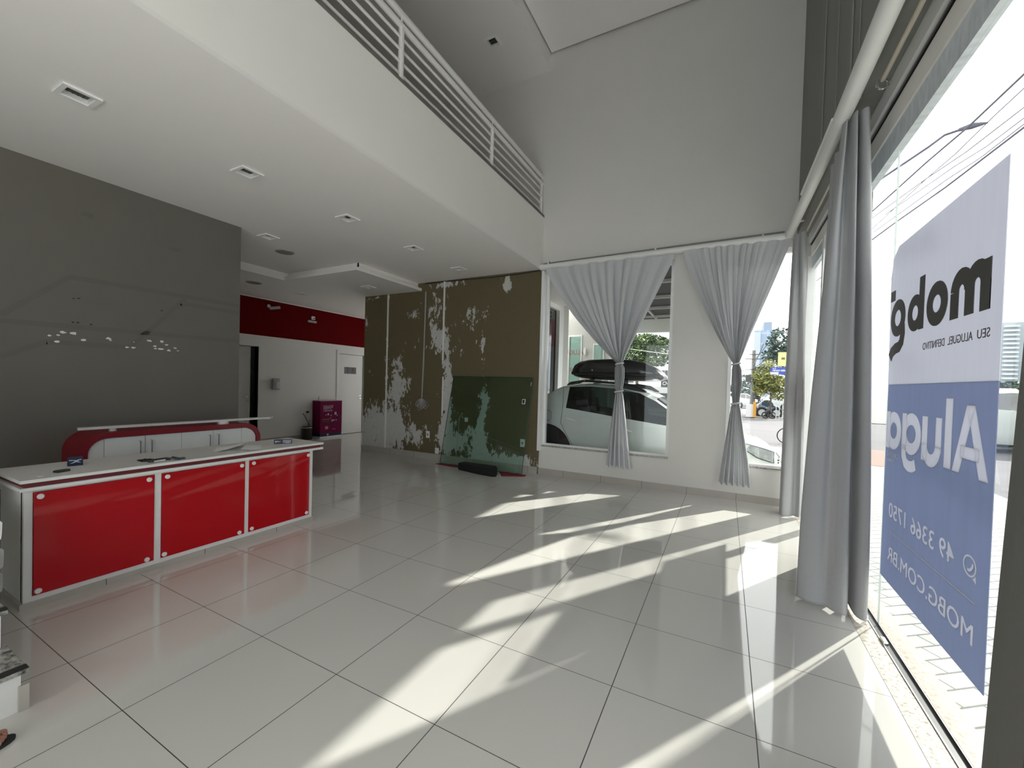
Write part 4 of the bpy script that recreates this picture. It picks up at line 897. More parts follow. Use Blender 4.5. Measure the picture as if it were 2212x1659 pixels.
bh = MB().box(XP, XP + .003, 1.505, 2.765, .36, 1.630).build('blue_half', PB, ps, label='blue lower half')
cut = MB()
for me_ in (wt.data,):
    bmc = bmesh.new(); bmc.from_mesh(me_); bmesh.ops.remove_doubles(bmc, verts=bmc.verts, dist=1e-6); bmesh.ops.recalc_face_normals(bmc, faces=bmc.faces)
    cme = bpy.data.meshes.new('cutter'); bmc.to_mesh(cme); bmc.free()
co = bpy.data.objects.new('cutter', cme); COL.objects.link(co); co.location = root_loc(ps)
bm_ = bh.modifiers.new('b', 'BOOLEAN'); bm_.operation = 'DIFFERENCE'; bm_.solver = 'EXACT'; bm_.use_self = True; bm_.object = co
bpy.context.view_layer.update()
nm_ = bpy.data.meshes.new_from_object(bh.evaluated_get(bpy.context.evaluated_depsgraph_get()))
bh.modifiers.clear()
print('BOOL', len(bh.data.polygons), len(nm_.polygons))
if len(nm_.polygons) > 50: bh.data = nm_
# the round counters of g and a stay blue
isl = MB()
for cx_, cy_, rx_, ry_ in ((2.349, 1.3385, .0665, .052), (2.629, 1.3345, .057, .0515)):
    isl.prism([(XP + .0002, cx_ + rx_ * cos(2 * pi * k / 28), cy_ + ry_ * sin(2 * pi * k / 28)) for k in range(28)], (.0028, 0, 0))
isl_o = isl.build('counter_fill', PB, ps); bmj = bmesh.new(); bmj.from_mesh(bh.data); bmj.from_mesh(isl_o.data); bmj.to_mesh(bh.data); bmj.free(); bpy.data.objects.remove(isl_o)
bpy.data.objects.remove(co)
MB().prism([(XP, 1.505, 1.630), (XP, 2.775, 1.630), (XP, 2.80, 2.35), (XP, 2.765, 2.47), (XP, 2.68, 2.525), (XP, 1.505, 2.525)], (.003, 0, 0)).build('white_half', PW, ps, label='white upper half')
dm = flat(dark, XP - .0045, XP - .0006)
dmo = dm.build('logo_lettering', PD, ps, weld=False, label='dark grey bold company name'); merge_shapes(dmo, XP - .0035, XP + .001, ps)
for tx_, y0_, w_ in (('SEU', 1.582, .098), ('ALUGUEL', 1.718, .232), ('DEFINITIVO', 1.985, .256)):
    tm = MB(); lettering(tm, tx_, (XP - .0015, y0_, 1.815), (0, 1, 0), (0, 0, 1), w_, .040, (.001, 0, 0), .0); tm.build('tagline_word', PD, ps, weld=False)

wb = empty('window_banner', (XP, 4.55, 1.2), 'stepped dark banner on the street glass behind the wide gathered curtain', 'banner')
MB().prism([(XP, 3.80, 1.20), (XP, 5.34, 1.20), (XP, 5.34, 1.87), (XP, 5.05, 1.87), (XP, 5.05, 2.55), (XP, 4.09, 2.55), (XP, 4.09, 1.87), (XP, 3.80, 1.87)], (.003, 0, 0)).build('sheet', mat('red_banner_film', (.25, .03, .04), .6), wb)
# ================================================================== OUTSIDE
MB().box(3.515, 6.4, .9, 13.2, -.14, -.02).build('sidewalk', PAVER, kind='structure')
MB().box(3.515, 12.4, -16, .9, -.14, -.02).build('added_bounce_paving', mat('white_bounce_concrete', (.72, .71, .68), .8, .05, 2), kind='structure')  # unseen white apron, added to bounce sunlight up to ceiling and fascia
MB().box(-9, 3.515, YB + .16, 13.2, -.14, -.03).build('driveway', CONC, kind='structure')
MB().box(-60, 60, 13.2, 28.2, -.2, -.05).box(6.4, 12.5, .9, 13.2, -.2, -.05).build('street', ASPH, kind='structure')
MB().box(-60, 4.6, 28.2, 170, -.2, .0).box(4.6, 140, 28.6, 170, -.2, -.01).box(12.5, 140, -40, 28.6, -.2, -.01).build('pavement_across', CONC, kind='structure')
MB().box(4.2, 6.5, 11.0, 14.4, -.13, -.012).build('brick_paving', banded_mat('red_brick_paving', (.26, .15, .12), (.10, .07, .06), .22, 1, .02, .001, .9), kind='structure')

# --- the white car parked by the window
def car_profile():
    # u along the car from the rear wheel centre, roof / belt heights, half-width loss
    return [(-.80, .62, .98, .14), (-.74, .98, 1.10, .09), (-.55, 1.08, 1.20, .05), (-.34, 1.15, 1.27, .03), (-.10, 1.18, 1.40, .01), (.12, 1.185, 1.53, 0), (.33, 1.18, 1.602, 0), (.75, 1.155, 1.645, 0), (1.20, 1.125, 1.645, 0), (1.30, 1.12, 1.64, 0), (1.60, 1.105, 1.602, 0), (1.88, 1.09, 1.49, 0), (2.12, 1.078, 1.345, 0), (2.34, 1.065, 1.20, .0), (2.50, 1.055, 1.10, .0), (2.9, 1.02, 1.06, .01), (3.2, .96, 1.0, .04), (3.4, .90, .945, .10), (3.55, .83, .875, .19), (3.65, .76, .80, .30), (3.70, .66, .70, .40)]
CARZ = lambda u: -.06 * u
def make_car(name, loc, label, cat, paint, sx=1.0, sz=1.0, group=None, detail=True, flip=False, tilt=True):
    # loc: rear wheel centre on the ground at the near side
    root = empty(name, loc, label, cat, group); O = Vector(loc); HWD = .92
    PR = car_profile(); d_ = -1 if flip else 1
    def pt(u, ins, z, side=0):
        y = ins if side == 0 else 2 * HWD - ins
        return O + Vector((d_ * u * sx, y, (z + (CARZ(u) if tilt else 0)) * sz))
    def sect(u, zb, zt, e):
        gh = max(0, zt - zb); tum = min(.20, .42 * gh)
        return [(e + .05, .24), (e + .012, .33), (e, .55), (e + .004, .82 if zb > .9 else zb * .9), (e + .03, zb), (e + .03 + tum, zt - .035), (e + .09 + tum, zt - .002), (e + .30 + tum * .6, zt + .025), (HWD, zt + .035)]
    secs = [sect(*q) for q in PR]
    WR, WF = range(6, 8), range(9, 13)        # window spans between stations
    body = MB()
    for side in (0, 1):
        rows = [[pt(PR[i][0], a, z, side) for a, z in secs[i]] for i in range(len(PR))]
        for i in range(len(PR) - 1):
            for j in range(len(secs[0]) - 1):
                if detail and j == 4 and (i in WR or i in WF): continue
                if i in range(11, 14) and j in (6, 7): continue
                q = [rows[i][j], rows[i][j + 1], rows[i + 1][j + 1], rows[i + 1][j]]
                body.add(q, [(0, 1, 2, 3)])
        body.add(rows[-1], [tuple(range(len(rows[-1])))]); body.add(rows[0], [tuple(range(len(rows[0])))])
    bo = body.build('body', paint, root, smooth=True)
    # floor pan
    MB().add([pt(-.7, .1, .25), pt(3.6, .3, .25), pt(3.6, .3, .25, 1), pt(-.7, .1, .25, 1)], [(0, 1, 2, 3)]).build('underbody', BLACKR, root)
    for nm, span in (('rear_side_window', WR), ('front_side_window', WF)):
        for side in (0, 1):
            gm = MB()
            for i in span:
                a, b_ = secs[i], secs[i + 1]; k = .004 if detail else -.004
                gm.add([pt(PR[i][0], a[4][0] + k, a[4][1], side), pt(PR[i][0], a[5][0] + k, a[5][1], side), pt(PR[i + 1][0], b_[5][0] + k, b_[5][1], side), pt(PR[i + 1][0], b_[4][0] + k, b_[4][1], side)], [(0, 1, 2, 3)])
            gm.build(nm, CARGL if detail else DARKGL, root)
    ws = MB()
    for i in range(11, 14):
        for side in (0, 1):
            a, b_ = secs[i], secs[i + 1]
            for j in (6, 7): ws.add([pt(PR[i][0], *a[j], side), pt(PR[i][0], *a[j + 1], side), pt(PR[i + 1][0], *b_[j + 1], side), pt(PR[i + 1][0], *b_[j], side)], [(0, 1, 2, 3)])
    ws.build('windscreen', CARGL if detail else DARKGL, root, smooth=True)
    for u in (0, 2.78):
        for side in (0, 1):
            c = pt(u, .10, .36, side); c.z = O.z + (.36 + (CARZ(u) if tilt else 0)) * sz
            w_ = MB().lathe(c, [(.20, -.10), (.33, -.10), (.355, -.06), (.355, .06), (.33, .10), (.20, .10)], 28, 'y').build('wheel', BLACKR, root, smooth=True)
            MB().lathe(c + Vector((0, -.095 if side == 0 else .095, 0)), [(.20, -.01), (.20, .01)], 20, 'y').build('rim', CARS, w_, smooth=True)
    if not detail: return root
    e = -.006
    # black slab for arch cladding and the shade inside the wheel well, rear and front
    for u0 in (0, 2.78):
        arcp = [(u0 + .47 * cos(radians(a)), .36 + .49 * sin(radians(a))) for a in range(0, 181, 12)]
        arcp = [(u0 + .62, .26), (u0 + .49, .36)] + arcp[1:] + [(u0 - .52, .26)]
        cl = MB().prism([pt(u, e - .012, z) for u, z in arcp], (0, .03, 0)); cl.build('wheel_arch', BLACKR, root)
    MB().prism([pt(.6, e, .24), pt(2.25, e, .24), pt(2.25, e, .40), pt(.55, e, .40)], (0, .03, 0)).build('sill_cladding', BLACKR, root)
    def line(pts, r=.0045): MB().tube([pt(u, ins, z) for u, ins, z in pts], r, 5).build('panel_gap', mat('panel_gap_grey', (.12, .13, .13), .6), root)
    line([(1.25, .028, 1.12), (1.25, -.002, .85), (1.25, -.002, .55), (1.27, .01, .40)]); line([(.28, .02, 1.58), (.27, .028, 1.19), (.25, -.001, .9), (.34, -.001, .74), (.55, -.001, .42)]); line([(2.20, .02, 1.05), (2.18, -.001, .8), (2.22, .0, .5)])
    fl = [(-.07 + .125 * c_, 1.005 + .09 * s_) for c_, s_ in ((1, .7), (.8, 1), (-.8, 1), (-1, .7), (-1, -.7), (-.8, -1), (.8, -1), (1, -.7))]
    MB().tube([pt(u, .001 + .02 * max(0, (z - .82) / .35), z) for u, z in fl], .004, 5, close=True).build('fuel_flap', MATS['panel_gap_grey'], root)
    for u0, z0 in ((.42, .985), (1.42, .925)):
        MB().tube([pt(u0 - .10, -.012, z0 + .008), pt(u0 - .04, -.03, z0 + .012), pt(u0 + .05, -.03, z0 - .002), pt(u0 + .11, -.008, z0 - .022)], [.012, .018, .018, .008], 8).build('door_handle', mat('white_handle', (.75, .78, .77), .25, coat=.6), root, smooth=True)
    for side in (0, 1):
        rr = [(.30, .10, 1.60), (.36, .12, 1.645), (.60, .14, 1.70), (.9, .14, 1.71), (1.3, .14, 1.705), (1.55, .13, 1.68), (1.72, .115, 1.60)]
        rm = MB().tube([pt(u, a + .06, z, side) for u, a, z in rr], [.012, .02, .022, .022, .022, .026, .014], 8)
        rm.prism([pt(.32, .17, 1.60, side), pt(.52, .19, 1.64, side), pt(.62, .19, 1.70, side), pt(.40, .18, 1.65, side)], (0, .03, 0)).prism([pt(1.30, .19, 1.63, side), pt(1.74, .17, 1.58, side), pt(1.50, .19, 1.68, side), pt(1.30, .19, 1.70, side)], (0, .03, 0))
        rm.build('roof_rail', BLACK, root, smooth=True)
    for u in (.62, 1.25): MB().tube([pt(u, .17, 1.715), pt(u, .17, 1.715, 1)], .016, 8).build('roof_bar', CHROME, root, smooth=True)
    def hl(u, z):   # place a point on the front corner
        k = 0
        for i in range(len(PR) - 1):
            if PR[i][0] <= u <= PR[i + 1][0]:
                t = (u - PR[i][0]) / (PR[i + 1][0] - PR[i][0]); k = PR[i][3] + (PR[i + 1][3] - PR[i][3]) * t
        return pt(u, k - .004 + max(0, (z - .80)) * .25, z)
    hp = [[hl(3.02 + .58 * t, .965 - .10 * t * t - (.015 + .155 * min(1, t * 1.6)) * v) for t in [k / 10 for k in range(11)]] for v in (0, .33, .66, 1)]
    hm = MB().grid(hp); h_ = hm.build('headlight', LAMPG, root, smooth=True, label='long swept clear headlight')
    MB().tube([q + Vector((0, -.004, 0)) for q in hp[0]] + [q + Vector((0, -.004, 0)) for q in reversed(hp[-1])], .006, 5, close=True).build('headlight_rim', BLACK, h_)
    MB().tube([hl(3.22 + .40 * t, .62 - .03 * t) - Vector((0, .002, 0)) for t in (0, .33, .66, 1)], [.024, .022, .018, .010], 6).build('fog_slot', BLACK, root, smooth=True)
    gr = MB()
    for z in (.74, .70): gr.tube([pt(3.665, .33, z), pt(3.72, .6, z), pt(3.72, .6, z, 1), pt(3.665, .33, z, 1)], .012, 6)
    gr.build('grille', BLACK, root)
    # seats and dashboard seen through the glass
    for u in (.75, 1.75):
        for y in (.50, 1.32):
            s_ = MB().box(0, 1, 0, 1, 0, 1); s_.v = []; s_.f = []; s_.m = []
            c = pt(u, y, .75); s_.obox(c, (.24, 0, 0), (0, .22, 0), (0, 0, .08)).obox(c + Vector((-.24, 0, .32)), (.06, 0, .012), (0, .21, 0), (-.06, 0, .32)).obox(c + Vector((-.31, 0, .70)), (.04, 0, 0), (0, .12, 0), (0, 0, .08))
            s_.build('seat', mat('black_seat_fabric', (.01, .01, .011), .9), root, bevel=.03)
    MB().add([pt(2.2, .1, 1.06), pt(2.5, .15, 1.06), pt(2.5, .15, 1.06, 1), pt(2.2, .1, 1.06, 1), pt(2.2, .1, .6), pt(2.2, .1, .6, 1)], [(0, 1, 2, 3), (0, 3, 5, 4)]).build('dashboard', BLACK, root)
    MB().add([pt(-.4, .08, .8), pt(.35, .08, 1.12), pt(.35, .08, 1.12, 1), pt(-.4, .08, .8, 1)], [(0, 1, 2, 3)]).build('parcel_shelf', BLACKR, root)
    return root
make_car('car', (-.50, 6.30, 0), 'white hatchback parked right outside the wide window', 'car', CARW)
# roof box
rb = empty('roof_box', (.7, 7.0, 1.70), 'long black roof box strapped on top of the white car', 'roof box')
def boxsec(u, w_, zb, zt, yc=7.0, n=20, ex=3.2):
    return [Vector((u, yc + math.copysign(abs(cos(2 * pi * i / n)) ** (2 / ex), cos(2 * pi * i / n)) * w_, (zb + zt) / 2 + math.copysign(abs(sin(2 * pi * i / n)) ** (2 / ex), sin(2 * pi * i / n)) * (zt - zb) / 2)) for i in range(n)]
DX = [(-.215, .24, 1.83, 1.86), (-.20, .30, 1.77, 1.92), (-.15, .34, 1.735, 2.00), (-.05, .36, 1.72, 2.06), (.10, .37, 1.70, 2.085), (.5, .37, 1.69, 2.095), (.85, .37, 1.685, 2.08), (1.1, .365, 1.685, 2.03), (1.28, .35, 1.69, 1.95), (1.40, .33, 1.70, 1.865), (1.455, .31, 1.735, 1.80), (1.46, .29, 1.75, 1.78)]
mb = MB().grid([boxsec(*q) for q in DX], loop=True); n0 = 20
mb.f += [tuple(range(n0)), tuple(range(len(mb.v) - n0, len(mb.v)))]; mb.m += [0, 0]
mb.build('shell', mat('black_glossy_plastic', (.007, .007, .0075), .22, .1, coat=.25), rb, smooth=True)
MB().tube([Vector((u, 7.0 - w_ - .004, 1.80 if 0 < i < 10 else (zb + zt) / 2)) for i, (u, w_, zb, zt) in enumerate(DX)], .014, 6).build('seam_lip', BLACK, rb, smooth=True)
MB().lathe((.22, 6.615, 1.87), [(.016, -.006), (.016, .008)], 12, 'y').lathe((.75, 6.615, 1.93), [(.010, -.006), (.010, .008)], 12, 'y').build('lock', CHROME, rb, smooth=True)
for u in (.12, .75): MB().box(u, u + .10, 6.75, 7.25, 1.655, 1.70).build('clamp', BLACK, rb)

# --- neighbour shop: wing at the left, shop front behind the car, canopy
WG = mat('white_exterior_wall', (.62, .61, .58), .8, .04)
MB().panel(0, -1.6, -1.4, YB + .16, 9.75, -.03, 4.6, [(6.5, 9.06, .1, 3.49)]).build('wall_wing', WG, kind='structure')
wgf = MB().panel(0, -1.47, -1.38, 6.44, 9.32, .05, 3.62, [(6.5, 9.02, .1, 3.47)]).build('window_7', ALU, kind='structure')
MB().box(-1.50, -1.49, 6.5, 9.06, .1, 3.49).build('pane', DARKGL, wgf)
MB().box(-1.488, -1.486, 6.5, 9.02, 2.56, 3.23).build('red_band', mat('dark_red_film', (.07, .008, .012), .1, spec=.8), wgf)
MB().panel(1, 11.0, 11.2, -4.75, -.60, -.03, 4.6, [(-1.83, -1.41, -.03, 3.09), (-1.07, -.74, -.03, 2.83), (-4.0, -2.05, -.03, 3.09)]).build('wall_shop', WG, kind='structure')
for k, (a, b_, zt) in enumerate(((-1.83, -1.41, 3.09), (-1.07, -.74, 2.83))):
    f = MB().panel(1, 10.97, 11.05, a, b_, -.03, zt, [(a + .03, b_ - .03, .0, zt - .05)]).build('window_%d' % (k + 8), ALU, kind='structure')
    MB().box(a + .03, b_ - .03, 11.0, 11.01, .0, zt - .05).build('pane', SHOPGL, f)
    if k == 0:
        tx = MB(); lettering(tx, 'ALUGA', (-1.36, 10.998, 2.50), (-1, 0, 0), (0, 0, 1), .56, .15, (0, -.002, 0), .02); lettering(tx, '91', (-1.69, 10.998, 2.0), (-1, 0, 0), (0, 0, 1), .13, .12, (0, -.002, 0), .02)
        tx.build('window_lettering', mat('red_window_print', (.35, .16, .15), .6), f, weld=False)
MB().box(-4.75, -.60, 13.0, 13.1, -.03, 4.0).build('wall_shop_back', mat('pale_green_wall', (.45, .52, .50), .8), kind='structure')
lk = MB().box(-1.33, -1.27, 10.93, 11.0, 2.50, 2.70).build('door_lock', ALU, bevel=.01); tag(lk, 'white lock box on the shop front column behind the car', 'lock')
cp = empty('canopy', (.4, 10, 3.9), 'dark carport roof with pale purlins over the white car', 'canopy')
MB().box(-1.4, 2.92, YB + .16, 14.2, 3.98, 4.05).build('roof_sheet', mat('dark_roof_sheet', (.022, .022, .022), .7, .2), cp)
for y in (7.45, 8.75, 10.4, 11.9, 13.4):
    MB().box(-1.4, 2.92, y, y + .06, 3.90, 3.975).build('purlin', mat('pale_steel', (.42, .42, .41), .5), cp)
for x in (.2, 1.45, 2.80): MB().box(x, x + .06, YB + .2, 14.1, 3.93, 3.978).build('rafter', MATS['pale_steel'], cp)
MB().box(-.6, 2.92, 14.2, 14.4, 3.53, 4.06).build('front_beam', WG, cp)
MB().box(2.15, 2.27, 14.2, 14.35, -.05, 3.53).build('post', WG, cp)

# --- across the street, seen through the wide window
def far_box(mb, p0, p1, Y, d, mi=0):
    a, b_ = onY(*p0, Y), onY(*p1, Y); return mb.box(min(a.x, b_.x), max(a.x, b_.x), Y, Y + d, min(a.z, b_.z), max(a.z, b_.z), mi)
bw = empty('building', (-2, 36, 0), 'white tiled building with dark windows behind the tree across the street', 'building')
MB().box(-9, 1.5, 36, 46, 0, 9).build('wall', banded_mat('white_tiled_facade', (.60, .60, .61), (.40, .40, .42), 1.1, .62, .03, .03, .6), bw)
MB().box(-9, 1.6, 34.8, 36, 1.2, 1.75).build('marquee', mat('pale_grey_slab', (.45, .45, .44), .8), bw)
for x0, x1 in ((-8.2, -6.9), (-5.6, -4.4), (-4.1, -3.2), (-2.80, -1.98), (-1.6, -.7)):
    for z0 in (2.33, 5.0):
        f = MB().box(x0, x1, 35.95, 36.02, z0, z0 + .78).build('window', mat('dark_window', (.035, .035, .032), .15, spec=.7), bw)
        MB().box(x0 + (x1 - x0) * .42, x0 + (x1 - x0) * .46, 35.93, 35.96, z0, z0 + .78).box(x0 + (x1 - x0) * .70, x0 + (x1 - x0) * .73, 35.93, 35.96, z0, z0 + .78).build('frame_bar', MATS['pale_steel'], f)
MB().box(-8, -.5, 35.95, 36.02, 0, 1.15).build('shop_window', MATS['dark_window'], bw)
bs = empty('shop_sign', (-1.2, 33.5, 1.2), 'black shop sign with a white script initial across the street', 'sign')
a, b_ = onY(1428.5, 820.5, 33.5), onY(1452, 837, 33.5)
MB().box(a.x, a.x + 1.5, 33.4, 33.5, b_.z, a.z).box(a.x + .6, a.x + .7, 33.42, 33.48, 0, b_.z).build('board', BLACK, bs)
h_ = a.z - b_.z; q0 = Vector((a.x + .13, 33.39, b_.z + h_ * .25))
MB().tube([q0 + Vector((x * h_, 0, z * h_)) for x, z in ((.45, .25), (.25, .05), (.02, .12), (.05, .42), (.35, .50), (.52, .32), (.62, .12), (.70, .50), (.78, .15), (.90, .52), (.98, .10), (1.08, .2))], .018 * 1, 6).build('script_initial', WHITEPL, bs, smooth=True)

def tree(name, base, trunk_h, r_tr, blobs, leaf, m, label, nleaf=2600, lean=0.0):
    root = empty(name, base, label, 'tree', None); B = Vector(base); rnd = random.Random(nleaf + int(B.x * 100))
    mb = MB()
    mb.tube([B, B + Vector((lean * .4, 0, trunk_h * .5)), B + Vector((lean, 0, trunk_h))], [r_tr, r_tr * .8, r_tr * .65], 8)
    for c, r in blobs:
        C_ = Vector(c); s0 = B + Vector((lean, 0, trunk_h * .9))
        mb.tube([s0, s0.lerp(C_, .5) + Vector((0, 0, -.1)), C_], [r_tr * .5, r_tr * .3, r_tr * .12], 6)
    mb.build('trunk', BARK, root, smooth=True)
    lm = MB(); tot = sum(r[0] * r[1] * r[2] for _, r in blobs)
    for c, r in blobs:
        for _ in range(int(nleaf * r[0] * r[1] * r[2] / tot)):
            while True:
                p = Vector((rnd.uniform(-1, 1), rnd.uniform(-1, 1), rnd.uniform(-1, 1)))
                if .3 < p.length < 1: break
            p = Vector((c[0] + p.x * r[0], c[1] + p.y * r[1], c[2] + p.z * r[2]))
            if noise.noise(p * (1.6 / leaf ** .3) * .8) < -.12: continue
            u = Vector((rnd.uniform(-1, 1), rnd.uniform(-1, 1), rnd.uniform(-.6, .6))).normalized(); v = u.cross(Vector((rnd.uniform(-1, 1), rnd.uniform(-1, 1), rnd.uniform(-1, 1)))).normalized()
            s_ = leaf * rnd.uniform(.6, 1.3); lm.add([p - u * s_, p + v * s_ * .5, p + u * s_, p - v * s_ * .5], [(0, 1, 2, 3)])
    lm.build('foliage', m, root, weld=False, fixn=False)
    return root
LG = leaf_mat('dark_green_leaves', (.015, .030, .014), (.10, .17, .035))
LY = leaf_mat('yellow_green_leaves', (.10, .12, .03), (.30, .30, .09))
LD = leaf_mat('blue_green_leaves', (.03, .055, .045), (.09, .13, .10))
def sp(px, py, Y): return tuple(onY(px, py, Y))
k = .034 * 1
def R(px, Y): return px * (Y - CAM.y) * 1.13 / FPX
Yt = 26.0
tree('street_tree', (-2.6, Yt, -.0), 2.6, .13, [(sp(1395, 742, Yt), (R(38, Yt), 1.2, R(18, Yt))), (sp(1425, 752, Yt), (R(26, Yt), 1.1, R(20, Yt))), (sp(1372, 765, Yt), (R(32, Yt), 1.0, R(14, Yt))), (sp(1410, 778, Yt), (R(32, Yt), 1.0, R(12, Yt))), (sp(1385, 788, Yt), (R(24, Yt), .8, R(10, Yt)))], .11, LG, 'dark green street tree across the road behind the car roof box', 5200)
tag(MB().tube([sp(1362, 754, 22), sp(1405, 760, 22), sp(1455, 766, 22)], .012, 5).build('power_cable', WHITEPL), 'pale cable crossing in front of the tree above the car', 'cable')

# --- seen through the corner window: pole, trees, tower, signs, cars
Yq = 28.6
def col_at(px, py, Y=Yq): return onY(px, py, Y)
Yq = 30.0
ups = empty('utility_pole', (col_at(1625, 880, 30.0).x, Yq, 0), 'grey utility pole with cables and boxes across the street', 'pole')
px_ = col_at(1625, 880, 30.0).x; pt_ = col_at(1626, 757, 30.0).z
MB().tube([(px_, Yq, 0), (px_ - .02, Yq, pt_)], [.16, .10], 10).build('shaft', CONC, ups, smooth=True)
MB().box(px_ - .45, px_ - .12, Yq - .2, Yq + .1, col_at(1620, 825).z, col_at(1620, 808).z).build('transformer', BLACK, ups, bevel=.03)
for k, z in enumerate((.93, .86, .70)): MB().box(px_ - .5 * (1 if k else .6), px_ + .5 * (1 if k else .6), Yq - .12, Yq - .06, pt_ * z, pt_ * z + .05).build('crossarm', BARK, ups)
cab = MB()
for k in range(9): cab.tube([(px_ + .1, Yq - .1, pt_ * (.75 - .05 * k)), (px_ + .25 * (k % 3), Yq - .15, pt_ * (.72 - .05 * k) - .15), (px_ + .02, Yq - .12, pt_ * (.66 - .05 * k))], .02, 5)
cab.build('cable_bundle', BLACK, ups)
for k, (a, b_) in enumerate((((1626, 782), (1662, 738)), ((1626, 797), (1662, 770)), ((1628, 790), (1650, 742)), ((1626, 804), (1600, 800)))):
    o = MB().tube([onY(*a, Yq - .1), onY((a[0] + b_[0]) / 2, (a[1] + b_[1]) / 2 + 1.5, 26), onY(*b_, 23)], .018, 5).build('power_cable', BLACK)
    tag(o, ('upper cable from the utility pole up to the right', 'lower cable from the utility pole up to the right', 'steep cable rising from the utility pole', 'cable leaving the utility pole to the left')[k], 'cable')
Yq = 28.6
tree('young_tree', (col_at(1663, 898).x, Yq - .2, 0), 1.5, .055, [(sp(1652, 812, Yq), (R(20, Yq), .8, R(20, Yq))), (sp(1668, 830, Yq), (R(26, Yq), .9, R(24, Yq))), (sp(1662, 790, Yq), (R(13, Yq), .6, R(11, Yq))), (sp(1684, 832, Yq), (R(14, Yq), .7, R(26, Yq))), (sp(1645, 835, Yq), (R(14, Yq), .6, R(18, Yq)))], .10, LY, 'young yellow green tree on the far kerb seen through the corner window', 3800)
tree('tall_tree', (col_at(1705, 895, 34).x, 34, 0), 3.6, .16, [(sp(1688, 742, 34), (R(22, 34), 1.2, R(26, 34))), (sp(1676, 768, 34), (R(20, 34), 1.0, R(14, 34))), (sp(1698, 775, 34), (R(20, 34), 1.0, R(24, 34)))], .14, LD, 'tall blue green tree behind the yellow and blue signs', 2600)
for k, (px, w_, lb) in enumerate(((1612, 24, 'dark hedge tree beyond the utility pole'), (1640, 14, 'low dark tree behind the young yellow green tree'))):
    tree('distant_tree', (col_at(px, 880, 48 + 8 * k).x, 48 + 8 * k, 0), 1.5, .12, [(sp(px, 842 - 8 * k, 48 + 8 * k), (R(w_, 48), 1.5, R(26 - 6 * k, 48)))], .20, LD, lb, 1500)
ys = empty('yellow_billboard', (col_at(1688, 800).x, 27.5, 0), 'pale yellow square billboard beside the corner curtain', 'sign')
a, b_ = onY(1681.5, 761, 27.5), onY(1706, 791, 27.5)
MB().box(a.x, b_.x, 27.5, 27.6, b_.z, a.z).build('board', mat('pale_yellow_board', (.55, .56, .24), .6), ys)
MB().tube([(a.x + .4, 27.55, 0), (a.x + .4, 27.55, b_.z)], .04, 8).build('post', CONC, ys)
q = onY(1691, 774, 27.49); MB().box(q.x - .06, q.x + .10, 27.485, 27.5, q.z - .07, q.z + .05).build('mark', mat('dark_olive_print', (.12, .12, .05), .6), ys)
bsn = empty('street_name_sign', (col_at(1672, 800, 27).x, 27, 0), 'blue street sign with white capitals below the yellow billboard', 'sign')
a, b_ = onY(1664.5, 793, 27), onY(1704, 804, 27); c_ = onY(1664.5, 809, 27)
MB().box(a.x, b_.x, 27, 27.04, b_.z, a.z).build('board', mat('blue_sign', (.035, .06, .30), .5), bsn)
MB().box(a.x, a.x + (b_.x - a.x) * .45, 27, 27.04, c_.z, b_.z).build('white_strip', mat('white_strip_paint', (.55, .56, .60), .6), bsn)
MB().box(a.x + (b_.x - a.x) * .45, b_.x, 27, 27.04, c_.z, b_.z).build('lower_strip', MATS['blue_sign'], bsn)
tx = MB(); hh = a.z - b_.z; lettering(tx, 'MINAS GERAIS', (a.x + .11, 26.998, b_.z + hh * .14), (1, 0, 0), (0, 0, 1), (b_.x - a.x) * .86, hh * .36, (0, -.004, 0), .03); lettering(tx, 'RUA', (a.x + .11, 26.998, b_.z + hh * .62), (1, 0, 0), (0, 0, 1), .17, hh * .2, (0, -.004, 0), .03)
tx.build('lettering', mat('white_sign_letters', (.6, .62, .7), .6), bsn, weld=False)
MB().tube([(b_.x - .08, 27.02, 0), (b_.x - .08, 27.02, a.z)], .03, 8).build('post', CONC, bsn)
tw = empty('tower_block', (18, 155, 0), 'pale blue glass office tower in the distance beside the corner curtain', 'building')
a, b_ = onY(1630, 714, 155), onY(1670.5, 840, 155); a2, b2 = onY(1650.5, 696, 158), onY(1667.5, 713, 158)
MB().box(a.x, b_.x, 155, 175, 0, a.z).build('shaft', banded_mat('blue_glass_facade', (.20, .26, .36), (.28, .33, .42), 2.2, 3.4, .35, .5, .3), tw)
MB().box(a.x, a.x + (b_.x - a.x) * .3, 154.6, 155, 0, a.z - .6).build('side_bay', mat('pale_blue_cladding', (.34, .38, .46), .5), tw)
MB().box(a2.x, b2.x, 158, 168, a.z, a2.z).build('roof_block', mat('grey_blue_concrete', (.20, .24, .31), .7), tw)
og = MB(); a, b_ = onY(1627.6, 868, Yq - .6), onY(1632.6, 899, Yq - .6); og.box(a.x, b_.x, Yq - .7, Yq - .4, 0, a.z); tag(og.build('orange_pillar', mat('orange_paint', (.50, .24, .02), .6)), 'orange square pillar beside the white kiosk wall across the street', 'pillar')
og = MB(); a, b_ = onY(1612, 873, Yq - .6), onY(1627.5, 899, Yq - .6); og.box(a.x, b_.x, Yq - .62, Yq - .4, 0, a.z); tag(og.build('low_white_wall', mat('white_painted_block', (.52, .50, .52), .7)), 'low white wall left of the orange pillar across the street', 'wall')
sh = empty('bus_shelter', (col_at(1633, 850, 33).x, 33, 0), 'small sloping roof shelter behind the orange pillar', 'shelter')
a, b_ = onY(1624, 842, 33), onY(1643, 850, 33)
MB().prism([(a.x, 33, a.z), (b_.x, 33, b_.z), (b_.x, 34.5, b_.z), (a.x, 34.5, a.z)], (0, 0, .06)).build('roof', mat('pale_roof', (.45, .46, .46), .6), sh)
